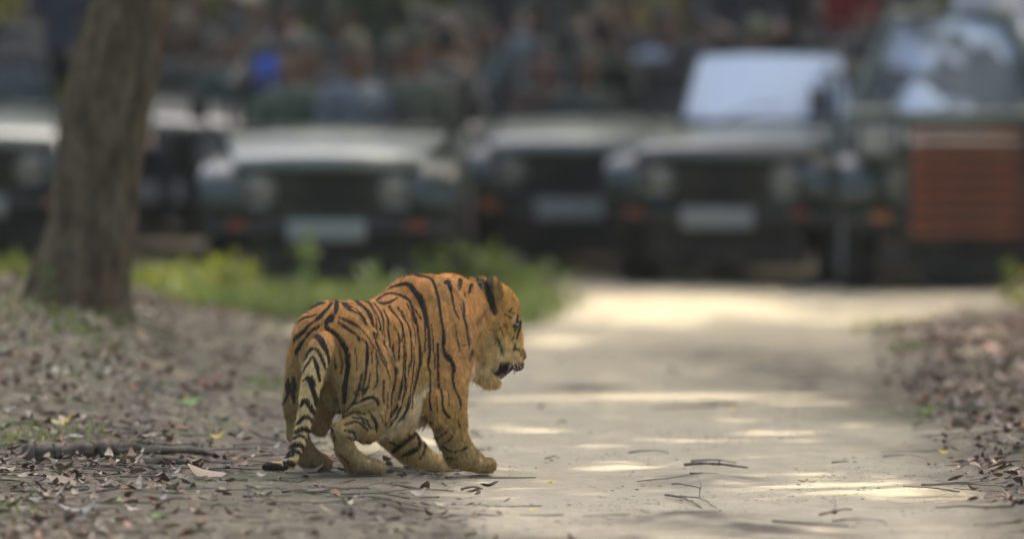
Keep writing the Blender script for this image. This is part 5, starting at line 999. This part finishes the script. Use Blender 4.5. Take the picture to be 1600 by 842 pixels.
M_GR = leaf_mat('grass_blades', [(.11, .17, .055), (.16, .22, .075), (.24, .26, .09), (.13, .20, .07), (.28, .26, .14)], .3)
M_WEEDG = leaf_mat('green_weed_leaves', [(.08, .13, .04), (.13, .19, .06), (.18, .22, .07)], .3)
M_WEED = leaf_mat('weed_leaves', [(.10, .15, .03), (.19, .22, .05), (.31, .29, .06), (.12, .17, .05)], .3)
def strip(n):
    x = NR.uniform(-3.6, .42, n * 3); Y = NR.uniform(66.5, 71, n * 3); k = NR.random(n * 3) < np.clip((smooth_noise(x, Y, 81, 3, .9) - .22) * 3, 0, 1) * (1 - road_amount(x, Y)); return x[k][:n], Y[k][:n]
tag(link('grass', np_mesh('grass', *blades(12000, strip, .05, .22, .008), False), M_GR), kind='stuff')
def patch(cs):
    def f(n):
        x = []; Y = []
        for px, py, r, m_ in cs: a, b = on_ground(px, py); x.append(NR.normal(a, r, m_)); Y.append(NR.normal(b, r * 4, m_))
        return np.concatenate(x), np.concatenate(Y)
    return f
tag(link('grass', np_mesh('grass', *blades(0, patch([(10, 600, .14, 120), (60, 560, .2, 160), (140, 520, .12, 120), (100, 500, .1, 80), (270, 470, .2, 160), (420, 605, .05, 40), (1380, 515, .1, 130), (1420, 550, .06, 50), (20, 690, .07, 50), (120, 680, .08, 60), (60, 685, .05, 40), (15, 800, .08, 40), (450, 500, .08, 40), (1450, 640, .02, 14), (170, 540, .06, 50)]), .03, .10, .004), False), M_GR), kind='stuff')
def weed(px, py, h, nl_, spread, lab, size=.05, stem=True, Y=None):
    x, Yg = on_ground(px, py)
    if Y: x, Yg = (px - 800) / F_PX * Y, Y
    o = np.array((x, Yg, float(ground_z(x, Yg)) - .01)); r = empty('weed_plant', o, 0, lab, 'plant'); st = []; lp_ = []
    for k in range(max(2, nl_ // 14)):
        e = np.array((lr.gauss(0, spread), lr.gauss(0, spread), h * lr.uniform(.7, 1.05))); p = limb_path((lr.gauss(0, .02), lr.gauss(0, .02), 0), e, 7, .05); st.append(tube(p, np.linspace(.005, .002, 7), 5)); lp_.append(np.stack([np.interp(NR.uniform(1, 6, nl_ // max(2, nl_ // 14) + 1), np.arange(7), p[:, c_]) for c_ in range(3)], 1) + NR.normal(0, spread * .35, (nl_ // max(2, nl_ // 14) + 1, 3)) * (1, 1, .4))
    link('stem', quads_mesh('stem', st), M_TW, r); v, f = leaf_quads(np.concatenate(lp_), NR.uniform(size * .6, size * 1.3, sum(map(len, lp_))), 1.2); link('foliage', np_mesh('foliage', v, f, False), M_WEED if 'yellow' in lab else M_WEEDG, r)
weed(78, 500, .34, 40, .03, 'thin sprout growing at the foot of the leaning tree', .022)
weed(232, 455, .22, 130, .20, 'yellow-green bushy weed right of the leaning tree', .05, Y=67.2); weed(320, 440, .24, 120, .22, 'yellow weed clump before the bumper of the left middle jeep', .05, Y=67.8); weed(470, 440, .50, 50, .10, 'tall pale green weed before the number plate of the left middle jeep', .05, Y=68.6)
weed(690, 445, .40, 70, .13, 'tall green weed by the right wheel of the left middle jeep', .05, Y=69.3); weed(775, 440, .36, 80, .15, 'green bushy weed between the jeeps', .06, Y=70.4); weed(590, 450, .24, 70, .18, 'low green weed in front of the left middle jeep', .045, Y=68.5); weed(10, 455, .26, 90, .16, 'yellow weed left of the leaning tree trunk', .05, Y=67)
weed(1592, 425, .3, 40, .06, 'yellow-leaved sprig at the far right edge by the slatted jeep', .05, Y=69.5); weed(835, 440, .24, 90, .14, 'low weed at the left edge of the far track', .045, Y=70.2); weed(395, 445, .24, 70, .2, 'yellow-green weed below the bumper of the left middle jeep', .05, Y=68.0)
# ---------------------------------------------------------------- thin dusty air over the track
hz = MB(); hz.box(-36, 36, -22, 128, -2.0, 15.0, 0); ho = hz.build('haze', None, None, False); ho['kind'] = 'stuff'
m = bpy.data.materials.new('thin_haze'); m.use_nodes = True; t = m.node_tree; t.nodes.clear(); pv = t.nodes.new('ShaderNodeVolumePrincipled'); pv.inputs['Color'].default_value = (.80, .90, .86, 1); pv.inputs['Density'].default_value = .00012; pv.inputs['Anisotropy'].default_value = .2
o_ = t.nodes.new('ShaderNodeOutputMaterial'); L(t, pv.outputs[0], o_.inputs['Volume']); ho.data.materials.append(m)
